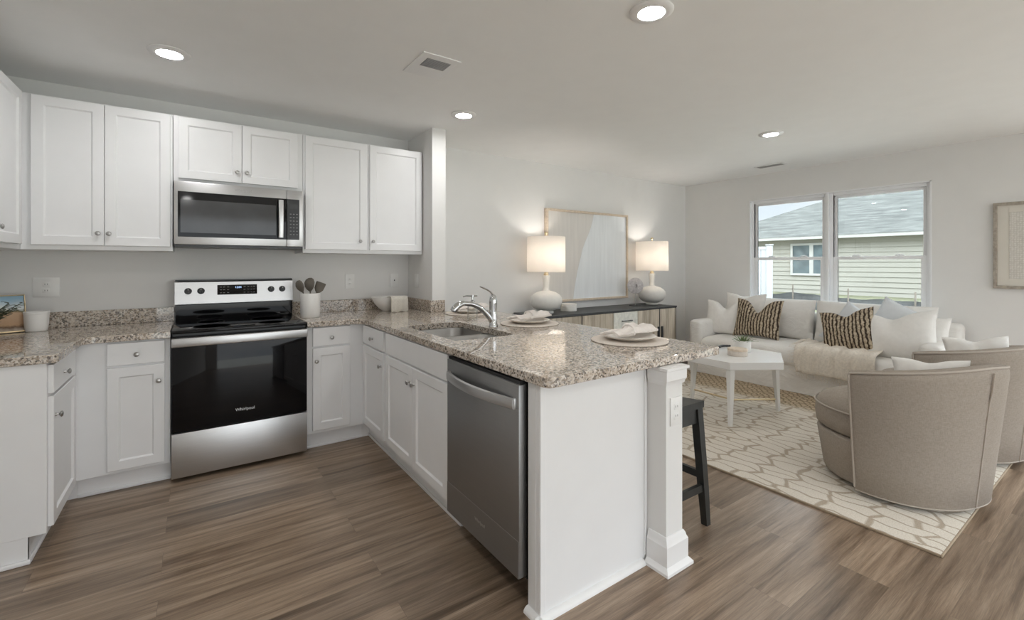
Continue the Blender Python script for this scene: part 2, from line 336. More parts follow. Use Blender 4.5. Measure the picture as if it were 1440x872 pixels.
# ---------------------------------------------------------------- mesh helpers
ORG = {}
class MB:
    def __init__(self): self.bm = bmesh.new(); self.T = Matrix.Identity(4); self.uv = None
    def v(self, co): return self.bm.verts.new(self.T @ Vector(co))
    def f(self, vs):
        try: return self.bm.faces.new(vs)
        except ValueError: return None
    def box(self, x0, x1, y0, y1, z0, z1, b=0, seg=2):
        x0, x1 = sorted((x0, x1)); y0, y1 = sorted((y0, y1)); z0, z1 = sorted((z0, z1))
        p = [self.v((x, y, z)) for z in (z0, z1) for x, y in ((x0, y0), (x1, y0), (x1, y1), (x0, y1))]
        fs = [self.f([p[i] for i in q]) for q in ((3, 2, 1, 0), (4, 5, 6, 7), (0, 1, 5, 4), (1, 2, 6, 5), (2, 3, 7, 6), (3, 0, 4, 7))]
        if b:
            b = min(b, .49 * min(x1 - x0, y1 - y0, z1 - z0))
            es = list({e for q in fs for e in q.edges})
            bmesh.ops.bevel(self.bm, geom=es, offset=b, segments=seg, profile=.5, affect='EDGES')
        return self
    def loft(self, loops, cap0=True, cap1=True, closed=True):
        rows = [[self.v(p) for p in lp] for lp in loops]
        n = len(rows[0])
        for a, b in zip(rows, rows[1:]):
            for i in range(n if closed else n - 1):
                j = (i + 1) % n; self.f((a[i], a[j], b[j], b[i]))
        if cap0: self.f(rows[0][::-1])
        if cap1: self.f(rows[-1])
        return rows
    def lathe(self, prof, c=(0, 0, 0), seg=32, axis='z'):
        m = {'z': Matrix.Identity(3), 'x': Matrix(((0, 0, 1), (0, 1, 0), (-1, 0, 0))), '-x': Matrix(((0, 0, -1), (0, 1, 0), (1, 0, 0))),
             '-y': Matrix(((1, 0, 0), (0, 0, -1), (0, 1, 0))), 'y': Matrix(((1, 0, 0), (0, 0, 1), (0, -1, 0)))}[axis]
        loops = [[Vector(c) + m @ Vector((max(r, 1e-5) * math.cos(2 * PI * k / seg), max(r, 1e-5) * math.sin(2 * PI * k / seg), z)) for k in range(seg)] for r, z in prof]
        self.loft(loops, prof[0][0] > 1e-4, prof[-1][0] > 1e-4)
        return self
    def cyl(self, c, r, h, axis='z', seg=24, ch=0):
        pr = [(r, 0), (r, h)] if not ch else [(r - ch, 0), (r, ch), (r, h - ch), (r - ch, h)]
        return self.lathe(pr, c, seg, axis)
    def tube(self, pts, r, seg=10, caps=True, closed=False, flat=1.0):
        pts = [Vector(p) for p in pts]; n = len(pts)
        rr = r if isinstance(r, (list, tuple)) else [r] * n
        up = None; loops = []
        for i, p in enumerate(pts):
            if closed: d = pts[(i + 1) % n] - pts[i - 1]
            else: d = pts[min(i + 1, n - 1)] - pts[max(i - 1, 0)]
            d.normalize()
            if up is None:
                up = Vector((0, 0, 1)) if abs(d.z) < .9 else Vector((1, 0, 0))
            s = d.cross(up).normalized(); up = s.cross(d).normalized()
            loops.append([p + (s * math.cos(2 * PI * k / seg) + up * math.sin(2 * PI * k / seg) * flat) * rr[i] for k in range(seg)])
        if closed: loops.append(loops[0])
        self.loft(loops, caps and not closed, caps and not closed)
        return self
    def prism(self, poly, z0, z1):
        self.loft([[(x, y, z0) for x, y in poly], [(x, y, z1) for x, y in poly]]); return self
    def sheet(self, fn, nu, nv, thick=0):
        g = [[self.v(fn(i / nu, j / nv)) for j in range(nv + 1)] for i in range(nu + 1)]
        for i in range(nu):
            for j in range(nv): self.f((g[i][j], g[i + 1][j], g[i + 1][j + 1], g[i][j + 1]))
        return g
    def build(self, name, mat, parent=None, org=None, smooth=True, angle=35, weld=True):
        if weld: bmesh.ops.remove_doubles(self.bm, verts=self.bm.verts, dist=1e-5)
        bmesh.ops.recalc_face_normals(self.bm, faces=self.bm.faces)
        o0 = Vector(ORG[parent.name]) if parent else Vector(org or (0, 0, 0))
        if o0.length: bmesh.ops.translate(self.bm, verts=self.bm.verts, vec=-o0)
        me = bpy.data.meshes.new(name); self.bm.to_mesh(me); self.bm.free()
        me.materials.append(M[mat] if isinstance(mat, str) else mat)
        if smooth:
            me.shade_smooth(); me.set_sharp_from_angle(angle=math.radians(angle))
        o = bpy.data.objects.new(name, me); COL.objects.link(o)
        if parent: o.parent = parent
        else: o.location = o0
        ORG[o.name] = tuple(o0)
        return o
def tag(o, label=None, cat=None, group=None, kind=None):
    for k, vv in (('label', label), ('category', cat), ('group', group), ('kind', kind)):
        if vv: o[k] = vv
    return o
def thing(name, label, cat, loc=(0, 0, 0), group=None):
    o = bpy.data.objects.new(name, None); COL.objects.link(o); o.location = loc; o.empty_display_size = .05
    ORG[o.name] = tuple(loc); return tag(o, label, cat, group)
def copy_tree(o, parent=None):
    c = o.copy(); COL.objects.link(c)
    if parent: c.parent = parent; c.matrix_parent_inverse = Matrix.Identity(4)
    for ch in list(o.children): copy_tree(ch, c)
    return c
def struct(name, mb, mat, **k):
    o = mb.build(name, mat, **k); o['kind'] = 'structure'; return o
def bx(*a, **k): return MB().box(*a, **k)
def arc(cx, cy, r, a0, a1, n=6):
    return [(cx + r * math.cos(math.radians(a0 + (a1 - a0) * i / n)), cy + r * math.sin(math.radians(a0 + (a1 - a0) * i / n))) for i in range(n + 1)]
def uvset(o, fn):
    me = o.data; uv = me.uv_layers.new(name='uv')
    for lp in me.loops:
        uv.data[lp.index].uv = fn(me.vertices[lp.vertex_index].co)
def text(name, s, size, mat, parent, T, depth=.0006, align='CENTER'):
    cu = bpy.data.curves.new(name, 'FONT'); cu.body = s; cu.size = size; cu.align_x = align; cu.align_y = 'CENTER'; cu.extrude = depth
    t = bpy.data.objects.new(name, cu); COL.objects.link(t)
    me = bpy.data.meshes.new_from_object(t.evaluated_get(bpy.context.evaluated_depsgraph_get()))
    bpy.data.objects.remove(t); bpy.data.curves.remove(cu)
    me.transform(Matrix.Translation(-Vector(ORG[parent.name])) @ T)
    me.materials.clear(); me.materials.append(M[mat])
    o = bpy.data.objects.new(name, me); COL.objects.link(o); o.parent = parent; ORG[o.name] = ORG[parent.name]
    return o
def facing_my(x, y, z):   # text frame: right=+x, up=+z, outward=-y
    return Matrix.Translation((x, y, z)) @ Matrix.Rotation(PI / 2, 4, 'X')
def facing_mx(x, y, z):   # outward=-x, right=-y
    return Matrix.Translation((x, y, z)) @ Matrix.Rotation(-PI / 2, 4, 'Z') @ Matrix.Rotation(PI / 2, 4, 'X')

# ---------------------------------------------------------------- setting
XL, XR, YF, ZC = -1.035, 6.10, -7.2, 2.477
struct('floor', bx(XL - .12, XR + .15, YF - .12, .12, -.12, 0), 'floor', smooth=False)
struct('ceiling', bx(XL - .12, XR + .15, YF - .12, .12, ZC, ZC + .12), 'ceiling', smooth=False)
struct('wall_back', bx(XL - .12, XR + .15, 0, .12, 0, ZC), 'wall', smooth=False)
struct('wall_left', bx(XL - .12, XL, YF, 0, 0, ZC), 'wall', smooth=False)
WY0, WY1, WZ0, WZ1 = -2.752, -.950, .62, 2.152
mb = MB(); mb.box(XR, XR + .15, WY1, 0, 0, ZC); mb.box(XR, XR + .15, -4.0, WY0, 0, ZC); mb.box(XR, XR + .15, -6.7, -4.0, 2.15, ZC); mb.box(XR, XR + .15, YF, -6.7, 0, ZC); mb.box(XR, XR + .15, WY0, WY1, 0, WZ0); mb.box(XR, XR + .15, WY0, WY1, WZ1, ZC)  # unseen opening past the window, added and widened for more daylight
struct('wall_right', mb, 'wall', smooth=False)
# the wall behind the camera, with a broad open gap added to let in fill light
mb = MB(); mb.box(XL - .12, -.5, YF - .12, YF, 0, ZC); mb.box(5.6, XR + .15, YF - .12, YF, 0, ZC); mb.box(-.5, 5.6, YF - .12, YF, 2.2, ZC)
struct('wall_front', mb, 'wall', smooth=False)
# stub wall and the knee wall that carries the breakfast bar
KX0, KX1 = 1.762, 1.888
struct('wall_stub', bx(KX0, KX1, -.525, 0, 0, ZC), 'wall', smooth=False)
kn = struct('wall_knee', bx(KX0 + .012, KX1, -2.84, -.526, 0, .875), 'wall', smooth=False)
def prof_trim(path_pts, prof, name, mat='trim'):
    """sweep a (out, z) profile along an open polyline given with outward normals"""
    mb = MB(); loops = []
    for (x, y), (nx, ny) in path_pts:
        loops.append([(x + nx * o, y + ny * o, z) for o, z in prof])
    mb.loft(loops); return mb
BASE = [(0, 0), (.030, 0), (.030, .012), (.020, .024), (.016, .026), (.016, .082), (.012, .094), (.006, .104), (0, .108)]
struct('baseboard_back', prof_trim([((1.89, 0), (0, -1)), ((6.1, 0), (0, -1))], BASE, ''), 'trim')
struct('baseboard_right', prof_trim([((6.1, 0), (-1, 0)), ((6.1, -4.0), (-1, 0))], BASE, ''), 'trim')
kb = [((1.774, -2.752), (-1, 0)), ((1.774, -2.84), (-1, -1)), ((1.888, -2.84), (1, -1)), ((1.888, -.53), (1, 0))]
struct('baseboard_knee', prof_trim(kb, [(0, 0), (.034, 0), (.034, .012), (.022, .026), (.018, .03), (.018, .112), (.012, .124), (.010, .134), (.004, .146), (0, .148)], ''), 'trim', angle=20)
struct('trim_1', prof_trim(kb, [(0, .795), (.006, .797), (.010, .812), (.014, .818), (.014, .858), (.022, .862), (.022, .874), (0, .874)], ''), 'trim', angle=20)
struct('baseboard_stub', prof_trim([((1.888, -.53), (1, 0)), ((1.888, 0), (1, 0))], BASE, ''), 'trim')

# ---------------------------------------------------------------- the window over the sofa
def window_unit(idx, y0, y1):
    x0 = XR + .035
    r = bpy.data.objects.new('window_%d' % idx, None); COL.objects.link(r); r.location = (x0, (y0 + y1) / 2, WZ0); ORG[r.name] = tuple(r.location)
    r['kind'] = 'structure'
    fw = .045
    mb = MB()
    for a, b_, c, d in ((y0, y0 + fw, WZ0, WZ1), (y1 - fw, y1, WZ0, WZ1), (y0 + fw, y1 - fw, WZ1 - fw, WZ1), (y0 + fw, y1 - fw, WZ0, WZ0 + fw)):
        mb.box(x0, x0 + .085, a, b_, c, d, .004)
    mb.build('window_frame', 'vinyl', r)
    zm = 1.385
    for nm, za, zb, xx in (('upper_sash', zm - .01, WZ1 - fw + .002, x0 + .026), ('lower_sash', WZ0 + fw - .002, zm + .022, x0 + .004)):
        mb = MB(); q = .034; ya, yb = y0 + fw - .002, y1 - fw + .002
        if nm == 'lower_sash': q = .046
        for a, b_, c, d in ((ya, ya + q, za, zb), (yb - q, yb, za, zb), (ya + q, yb - q, zb - .034, zb), (ya + q, yb - q, za, za + .034)):
            mb.box(xx, xx + .021, a, b_, c, d, .003)
        s = mb.build(nm, 'vinyl', r)
        bx(xx + .008, xx + .012, ya + q - .004, yb - q + .004, za + .03, zb - .03).build('pane', 'glass', s, smooth=False)
        if nm == 'lower_sash':
            for k in (.27, .73):
                yy = ya + (yb - ya) * k
                mb = MB(); mb.box(xx - .004, xx + .02, yy - .035, yy + .035, zb, zb + .008, .003); mb.tube([(xx + .006, yy - .03, zb + .008), (xx + .004, yy, zb + .018), (xx + .002, yy + .035, zb + .010)], .005, 8)
                mb.build('sash_lock', 'vinyl', s)
    return r
window_unit(1, -1.850, WY1); window_unit(2, WY0, -1.850)
mb = MB(); t_ = .006
mb.box(XR - .004, XR + .035, WY1 - .012, WY1, WZ0, WZ1); mb.box(XR - .004, XR + .035, WY0, WY0 + .012, WZ0, WZ1); mb.box(XR - .004, XR + .035, WY0, WY1, WZ1 - .012, WZ1)
mb.box(XR - .002, XR + .035, -1.862, -1.838, WZ0 + .02, WZ1 - .012, .003)
struct('trim_2', mb, 'vinyl')
struct('trim_3', bx(XR - .035, XR + .035, WY0 - .03, WY1 + .03, WZ0 - .02, WZ0 + .004, .004), 'vinyl')

# ---------------------------------------------------------------- cabinets
def fmap(face, F):
    return {'-y': lambda u, v, w_: (u, F - w_, v), '-x': lambda u, v, w_: (F - w_, u, v), '+x': lambda u, v, w_: (F + w_, u, v)}[face]
def shaker(face, F, u0, u1, v0, v1, parent, name='door', fr=.052, knob=None, th=.020):
    g = fmap(face, F); mb = MB()
    def rect(i, w_): return [g(u0 + i, v0 + i, w_), g(u1 - i, v0 + i, w_), g(u1 - i, v1 - i, w_), g(u0 + i, v1 - i, w_)]
    rings = [(0, .0008), (0, th - .002), (.002, th)]
    if fr: rings += [(fr, th), (fr + .002, th - .003), (fr + .008, th - .009)]
    mb.loft([rect(i, w_) for i, w_ in rings])
    d = mb.build(name, 'white', parent, angle=15)
    if knob: add_knob(face, F + (-th if face != '+x' else th), knob, d)
    return d
def add_knob(face, F, uv, parent):
    g = fmap(face, F); mb = MB()
    mb.lathe([(.008, 0), (.007, .003), (.005, .006), (.0045, .012), (.008, .015), (.0125, .018), (.0135, .0215), (.011, .025), (.005, .027), (0, .0275)], g(uv[0], uv[1], 0), 20, {'-y': '-y', '-x': '-x', '+x': 'x'}[face])
    mb.build('knob', 'nickel', parent)
def carcass(face, F, u0, u1, v0, v1, back, parent, mat='white', name='body', hollow=False):
    """box from the face plane F to the back plane"""
    mb = MB()
    if face == '-y':
        mb.box(u0, u1, F, back, v0, v1, .0015, 1)
    else:
        if hollow:
            s = .016; sg = 1 if back > F else -1
            mb.box(F, F + sg * .019, u0, u1, v0, v1); mb.box(F + sg * .019, back, u0, u0 + s, v0, v1); mb.box(F + sg * .019, back, u1 - s, u1, v0, v1); mb.box(F + sg * .019, back, u0 + s, u1 - s, v0, v0 + s)
        else: mb.box(F, back, u0, u1, v0, v1, .0015, 1)
    return mb.build(name, mat, parent)
UF, UZ0, UZ1 = -.325, 1.405, 2.305
G_U, G_B = 'white wall cabinets', 'white base cabinets'
# upper, left of the microwave
t = thing('wall_cabinet', 'tall white two-door wall cabinet left of the microwave, knobs meeting at the middle', 'cabinet', (-.35, -.16, UZ0), G_U)
carcass('-y', UF, -.700, -.002, UZ0, UZ1, 0, t)
shaker('-y', UF, -.655, -.3385, UZ0 + .028, UZ1 - .008, t, knob=(-.365, 1.507)); shaker('-y', UF, -.3355, -.013, UZ0 + .028, UZ1 - .008, t, knob=(-.315, 1.507))
t = thing('wall_cabinet', 'short white two-door wall cabinet directly above the microwave', 'cabinet', (.39, -.16, 1.865), G_U)
carcass('-y', UF, .001, .786, 1.866, UZ1, 0, t)
shaker('-y', UF, .028, .3885, 1.890, UZ1 - .008, t, knob=(.360, 1.962)); shaker('-y', UF, .3915, .750, 1.890, UZ1 - .008, t, knob=(.418, 1.964))
t = thing('wall_cabinet', 'tall white two-door wall cabinet right of the microwave, against the stub wall', 'cabinet', (1.27, -.16, UZ0), G_U)
carcass('-y', UF, .788, 1.758, UZ0, UZ1, 0, t)
shaker('-y', UF, .803, 1.267, UZ0 + .028, UZ1 - .008, t, knob=(1.211, 1.505)); shaker('-y', UF, 1.293, 1.748, UZ0 + .028, UZ1 - .008, t, knob=(1.315, 1.505))
t = thing('wall_cabinet', 'white wall cabinet on the left wall, cut off by the picture edge', 'cabinet', (-.87, -.75, UZ0), G_U)
carcass('+x', -.702, -1.18, -.001, UZ0, UZ1, XL + .003, t)
shaker('+x', -.702, -.80, -.375, UZ0 + .028, UZ1 - .008, t, knob=(-.775, 1.507)); shaker('+x', -.702, -1.165, -.805, UZ0 + .028, UZ1 - .008, t, knob=(-.83, 1.507))

BF, TZ, CZ = -.610, .115, .876
struct('trim_4', bx(-.4845, -.4245, -.555, -.541, 0, TZ), 'white', smooth=False); struct('trim_5', bx(1.1645, 1.2215, -.555, -.541, 0, TZ), 'white', smooth=False)
# base, left of the range
def toe(face, F, u0, u1, parent):
    g = fmap(face, F); mb = MB()
    a, b_ = g(u0, 0, -.014), g(u1, TZ, 0); mb.box(a[0], b_[0], a[1], b_[1], 0, TZ)
    p0, p1 = g(u0, 0, 0), g(u1, 0, .012)
    mb.box(p0[0], p1[0], p0[1], p1[1], 0, .02, .005)
    mb.build('toe_kick', 'white', parent)
t = thing('base_cabinet', 'narrow white base cabinet just left of the stove, one drawer over one door', 'cabinet', (-.2, -.3, 0), G_B)
carcass('-y', BF, -.424, -.004, TZ, CZ - .001, 0, t)
toe('-y', -.555, -.424, -.004, t)
shaker('-y', BF, -.292, -.030, .736, .864, t, 'drawer', 0, (-.16, .795)); shaker('-y', BF, -.292, -.030, .136, .722, t, knob=(-.059, .628))
# base, left run
t = thing('base_cabinet', 'white end base cabinet at the far left with doors seen edge-on', 'cabinet', (-.73, -.9, 0), G_B)
carcass('+x', -.426, -1.198, -.001, TZ, CZ - .001, XL + .003, t)
toe('+x', -.485, -1.195, -.50, t)
mb = MB(); mb.box(XL + .003, -.485, -1.196, -1.18, 0, TZ); mb.box(XL + .003, -.474, -1.212, -1.196, 0, .02, .005); mb.build('plinth', 'white', t)
shaker('+x', -.426, -1.180, -.715, .736, .864, t, 'drawer', 0, (-.985, .795)); shaker('+x', -.426, -1.180, -.715, .136, .722, t, knob=(-1.150, .630))
# base, right of the range
t = thing('base_cabinet', 'white base cabinet just right of the stove, one drawer over one door', 'cabinet', (.95, -.3, 0), G_B)
carcass('-y', BF, .762, 1.164, TZ, CZ - .001, 0, t)
toe('-y', -.555, .762, 1.164, t)
shaker('-y', BF, .800, 1.056, .736, .868, t, 'drawer', 0, (.926, .793)); shaker('-y', BF, .800, 1.056, .140, .722, t, knob=(.822, .632))
# peninsula
PF, PB = 1.165, 1.773
t = thing('base_cabinet', 'narrow white peninsula cabinet in the inner corner beside the sink cabinet', 'cabinet', (1.45, -.85, 0), G_B)
carcass('-x', PF, -1.104, -.002, TZ, CZ - .001, KX0 - .001, t)
toe('-x', 1.222, -1.104, -.50, t)
shaker('-x', PF, -1.086, -.640, .736, .868, t, 'drawer', 0, (-.87, .793)); shaker('-x', PF, -1.086, -.640, .140, .722, t, knob=(-1.050, .632))
t = thing('base_cabinet', 'wide white sink base cabinet left of the dishwasher, plain front over two doors', 'cabinet', (1.45, -1.57, 0), G_B)
carcass('-x', PF, -2.042, -1.106, TZ, CZ - .001, KX0 - .001, t, hollow=True)
toe('-x', 1.222, -2.042, -1.106, t)
shaker('-x', PF, -2.026, -1.134, .736, .868, t, 'drawer_front', 0)
shaker('-x', PF, -1.5785, -1.134, .140, .722, t, knob=(-1.551, .632)); shaker('-x', PF, -2.026, -1.5815, .140, .722, t, knob=(-1.612, .632))
# end panel
t = thing('end_panel', 'white flat end panel closing the peninsula beside the dishwasher', 'panel', (1.47, -2.7, 0))
mb = MB(); mb.box(1.160, 1.773, -2.742, -2.722, 0, .875, .001, 1); mb.build('panel', 'white', t)
mb = MB(); mb.box(1.160, 1.184, -2.7215, -2.672, 0, .875, .0015, 1); mb.box(1.160, 1.186, -2.7485, -2.742, .02, .875, .0015, 1); mb.build('stile', 'white', t)
mb = MB(); mb.box(1.750, 1.760, -2.747, -2.742, .03, .85, .002, 1); mb.build('scribe_strip', 'white', t)
mb = MB(); mb.loft([[(x, -2.742 - o, z) for o, z in ((0, 0), (.022, 0), (.021, .008), (.015, .016), (.007, .021), (0, .022))] for x in (1.137, 1.738)])
mb.loft([[(1.16 - o, y, z) for o, z in ((0, 0), (.022, 0), (.021, .008), (.015, .016), (.007, .021), (0, .022))] for y in (-2.764, -2.672)]); mb.build('shoe_moulding', 'trim', t)

# ---------------------------------------------------------------- countertops
def slab(mb, outer, z0, z1, hole=None, e=.004):
    def inset(poly, d):
        n = len(poly); area = sum(poly[i][0] * poly[(i + 1) % n][1] - poly[(i + 1) % n][0] * poly[i][1] for i in range(n)); sg = 1 if area > 0 else -1
        out = []
        for i in range(n):
            p, a, b_ = Vector(poly[i]), Vector(poly[i - 1]), Vector(poly[(i + 1) % n])
            d1 = (p - a).normalized(); d2 = (b_ - p).normalized()
            n1 = Vector((-d1.y, d1.x)) * sg; n2 = Vector((-d2.y, d2.x)) * sg
            m_ = n1 + n2; m_ = m_ / max(.2, m_.length_squared) * 2
            out.append(tuple(p + m_ * d))
        return out
    bm = mb.bm
    def ring(poly, z): return [mb.v((x, y, z)) for x, y in poly]
    def strip(a, b_):
        for i in range(len(a)):
            j = (i + 1) % len(a); mb.f((a[i], a[j], b_[j], b_[i]))
    tops, bots = [], []
    for poly, d in ((outer, e),) + (((hole, -e * .6),) if hole else ()):
        r = [ring(inset(poly, d), z1), ring(inset(poly, d * .3), z1 - abs(d) * .3), ring(poly, z1 - abs(d)), ring(poly, z0 + abs(d)), ring(inset(poly, d * .3), z0 + abs(d) * .3), ring(inset(poly, d), z0)]
        for a, b_ in zip(r, r[1:]): strip(a, b_)
        tops.append(r[0]); bots.append(r[-1])
    for loops in (tops, bots):
        es = []
        for lp in loops:
            for i in range(len(lp)):
                ed = bm.edges.get((lp[i], lp[(i + 1) % len(lp)])) or bm.edges.new((lp[i], lp[(i + 1) % len(lp)])); es.append(ed)
        bmesh.ops.triangle_fill(bm, edges=es, use_beauty=True, use_dissolve=False)
CT = .914
left_poly = [(-1.034, -.001), (-1.034, -1.217), (-.3875 - .02, -1.217)] + arc(-.4075, -1.197, .02, -90, 0, 4) + arc(-.3375, -.698, .05, 180, 90, 5) + [(-.003, -.648), (-.003, -.001)]
t = thing('countertop', 'speckled granite countertop of the left run, left of the stove', 'countertop', (-.6, -.4, CZ), 'granite countertops')
mb = MB(); slab(mb, left_poly, CZ, CT); mb.build('slab', 'granite', t, angle=8)
mb = MB(); mb.box(-1.014, -.003, -.021, -.001, CT, CT + .100, .002, 1); mb.box(-1.034, -1.014, -1.21, -.021, CT, CT + .100, .002, 1); mb.build('backsplash', 'granite', t)
sy0, sy1, sx0, sx1, sr = -1.925, -1.205, 1.245, 1.645, .07
hole = arc(sx1 - sr, sy0 + sr, sr, -90, 0, 5) + arc(sx1 - sr, sy1 - sr, sr, 0, 90, 5) + arc(sx0 + sr, sy1 - sr, sr, 90, 180, 5) + arc(sx0 + sr, sy0 + sr, sr, 180, 270, 5)
pen_poly = [(.761, -.001), (.761, -.648)] + [(1.07, -.648)] + arc(1.07, -.718, .07, 90, 0, 6) + arc(1.17, -2.785, .03, 180, 270, 5) + arc(2.215, -2.785, .03, 270, 360, 5) + [(2.245, -.528), (1.760, -.528), (1.760, -.001)]
t = thing('countertop', 'L-shaped speckled granite countertop of the peninsula, with the sink cut-out', 'countertop', (1.7, -1.6, CZ), 'granite countertops')
mb = MB(); slab(mb, pen_poly, CZ, CT, hole); mb.build('slab', 'granite', t, angle=8)
mb = MB(); mb.box(.761, 1.740, -.021, -.001, CT, CT + .100, .002, 1); mb.box(1.740, 1.760, -.545, -.001, CT, CT + .100, .002, 1); mb.box(1.760, 1.872, -.545, -.527, CT, CT + .100, .002, 1); mb.build('backsplash', 'granite', t)
# sink
t = thing('sink', 'stainless double-bowl sink set under the granite peninsula', 'sink', (1.445, -1.565, .70))
def bowl(name, y0, y1, dep):
    mb = MB()
    def rr(x0, x1, ya, yb, r, z): return [(x, y, z) for x, y in arc(x1 - r, ya + r, r, -90, 0, 5) + arc(x1 - r, yb - r, r, 0, 90, 5) + arc(x0 + r, yb - r, r, 90, 180, 5) + arc(x0 + r, ya + r, r, 180, 270, 5)]
    xa, xb = sx0 - .006, sx1 + .006
    z = CZ
    mb.loft([rr(xa - .012, xb + .012, y0 - .0115, y1 + .0115, .08, z - .003), rr(xa - .012, xb + .012, y0 - .0115, y1 + .0115, .08, z - .0005), rr(xa, xb, y0, y1, .075, z - .0005), rr(xa + .004, xb - .004, y0 + .004, y1 - .004, .07, z - .008), rr(xa + .012, xb - .012, y0 + .012, y1 - .012, .06, z - dep + .03), rr(xa + .022, xb - .022, y0 + .022, y1 - .022, .05, z - dep + .008), rr(xa + .045, xb - .045, y0 + .045, y1 - .045, .04, z - dep), rr(xa + .13, xb - .13, y0 + .12, y1 - .12, .02, z - dep - .004)], False, True)
    b_ = mb.build(name, 'sink_steel', t, angle=50)
    mb = MB(); mb.lathe([(.045, 0), (.043, .004), (.03, .003), (.012, .001), (0, .001)], ((xa + xb) / 2, (y0 + y1) / 2, z - dep - .004), 24); mb.build('drain', 'chrome', b_)
bowl('bowl', -1.570, sy1 + .006, .19); bowl('bowl', sy0 - .006, -1.594, .19)
# faucet
t = thing('faucet', 'chrome kitchen faucet with curved pull-out spout behind the sink', 'faucet', (1.713, -1.559, CT))
fx, fy = 1.713, -1.559
mb = MB(); mb.lathe([(.030, 0), (.030, .006), (.026, .012), (.025, .10), (.026, .15), (.027, .165), (.022, .195), (.012, .207), (0, .209)], (fx, fy, CT), 28); mb.build('body', 'chrome', t)
def bez(p0, p1, p2, p3, n=16):
    p0, p1, p2, p3 = map(Vector, (p0, p1, p2, p3)); return [((1 - s) ** 3) * p0 + 3 * s * (1 - s) ** 2 * p1 + 3 * s * s * (1 - s) * p2 + s ** 3 * p3 for s in (i / n for i in range(n + 1))]
sp = bez((fx - .01, fy, CT + .035), (fx - .07, fy, CT + .12), (fx - .14, fy, CT + .165), (fx - .225, fy, CT + .158))
mb = MB(); mb.tube(sp, [.019 - .004 * i / 16 for i in range(17)], 14); mb.build('spout', 'chrome', t)
mb = MB(); mb.tube([(fx - .215, fy, CT + .162), (fx - .235, fy, CT + .159), (fx - .262, fy, CT + .148), (fx - .282, fy, CT + .128), (fx - .287, fy, CT + .116)], [.016, .020, .022, .023, .020], 16); h = mb.build('spray_head', 'chrome', t)
mb = MB(); mb.tube([(fx - .286, fy, CT + .119), (fx - .2885, fy, CT + .112)], [.017, .015], 14); mb.build('aerator', 'slot', h)
mb = MB(); mb.tube(bez((fx, fy, CT + .200), (fx - .012, fy, CT + .225), (fx - .04, fy, CT + .242), (fx - .095, fy + .01, CT + .262), 10), [.011, .010, .009, .008, .007, .007, .0075, .008, .008, .0075, .006], 10, flat=.7); mb.build('lever', 'chrome', t)
# soap dispenser behind the faucet
t = thing('soap_dispenser', 'clear glass soap bottle with chrome pump behind the faucet spout', 'soap dispenser', (1.77, -1.19, CT))
mb = MB(); mb.lathe([(.036, 0), (.040, .004), (.040, .090), (.034, .108), (.016, .118), (.015, .128), (.013, .128), (.014, .117), (.031, .105), (.037, .09), (.037, .008), (0, .006)], (1.77, -1.19, CT), 28); mb.build('bottle', 'bottle_glass', t)
mb = MB(); mb.lathe([(.018, .122), (.018, .136), (.010, .142), (.006, .146), (.006, .166), (.011, .168), (.011, .180), (0, .182)], (1.77, -1.19, CT), 20)
mb.tube([(1.77, -1.19, CT + .174), (1.735, -1.165, CT + .176), (1.715, -1.15, CT + .170)], [.007, .006, .005], 8); mb.tube([(1.77, -1.19, CT + .174), (1.80, -1.21, CT + .176)], [.007, .005], 8); mb.build('pump', 'chrome', t)

# ---------------------------------------------------------------- dishwasher
t = thing('dishwasher', 'stainless steel dishwasher under the peninsula next to the white end panel', 'dishwasher', (1.4, -2.36, 0))
D0, D1, DX = -2.657, -2.058, 1.128
bx(1.170, 1.75, D0 + .006, D1 - .004, .10, .868).build('tub', 'dark', t, smooth=False)
mb = MB(); mb.box(DX, 1.168, D0, D1, .118, .858, .004); d = mb.build('door', 'dark_steel', t)
bx(DX - .0012, DX + .001, D0 + .002, D1 - .002, .1185, .262, .0005, 1).build('kick_panel', 'dark_steel', d)
bx(1.135, 1.168, D0 + .004, D1 - .004, .8585, .872).build('control_strip', 'black_plastic', t, smooth=False)
bx(1.262, 1.28, D0 + .006, D1 - .004, 0, .10).build('toe_kick', 'dark', t, smooth=False)
mb = MB(); n_ = 18; loops = []
for i in range(n_ + 1):
    s = i / n_; yy = D1 - .022 - s * (D1 - D0 - .044); bow = .046 * math.sin(PI * (.06 + .88 * s)) ; xx = DX - bow; hh = .021; zz = .783
    loops.append([(xx, yy, zz - hh), (xx - .006, yy, zz - hh + .003), (xx - .008, yy, zz), (xx - .006, yy, zz + hh - .003), (xx, yy, zz + hh), (xx + .005, yy, zz + hh), (xx + .005, yy, zz - hh)])
mb.loft(loops); mb.box(DX - .008, DX + .002, D1 - .036, D1 - .018, .762, .804, .002); mb.box(DX - .008, DX + .002, D0 + .018, D0 + .036, .762, .804, .002)
mb.build('handle', 'steel', d)
text('logo', 'Whirlpool', .020, 'steel', d, facing_mx(DX - .0014, -2.37, .203))

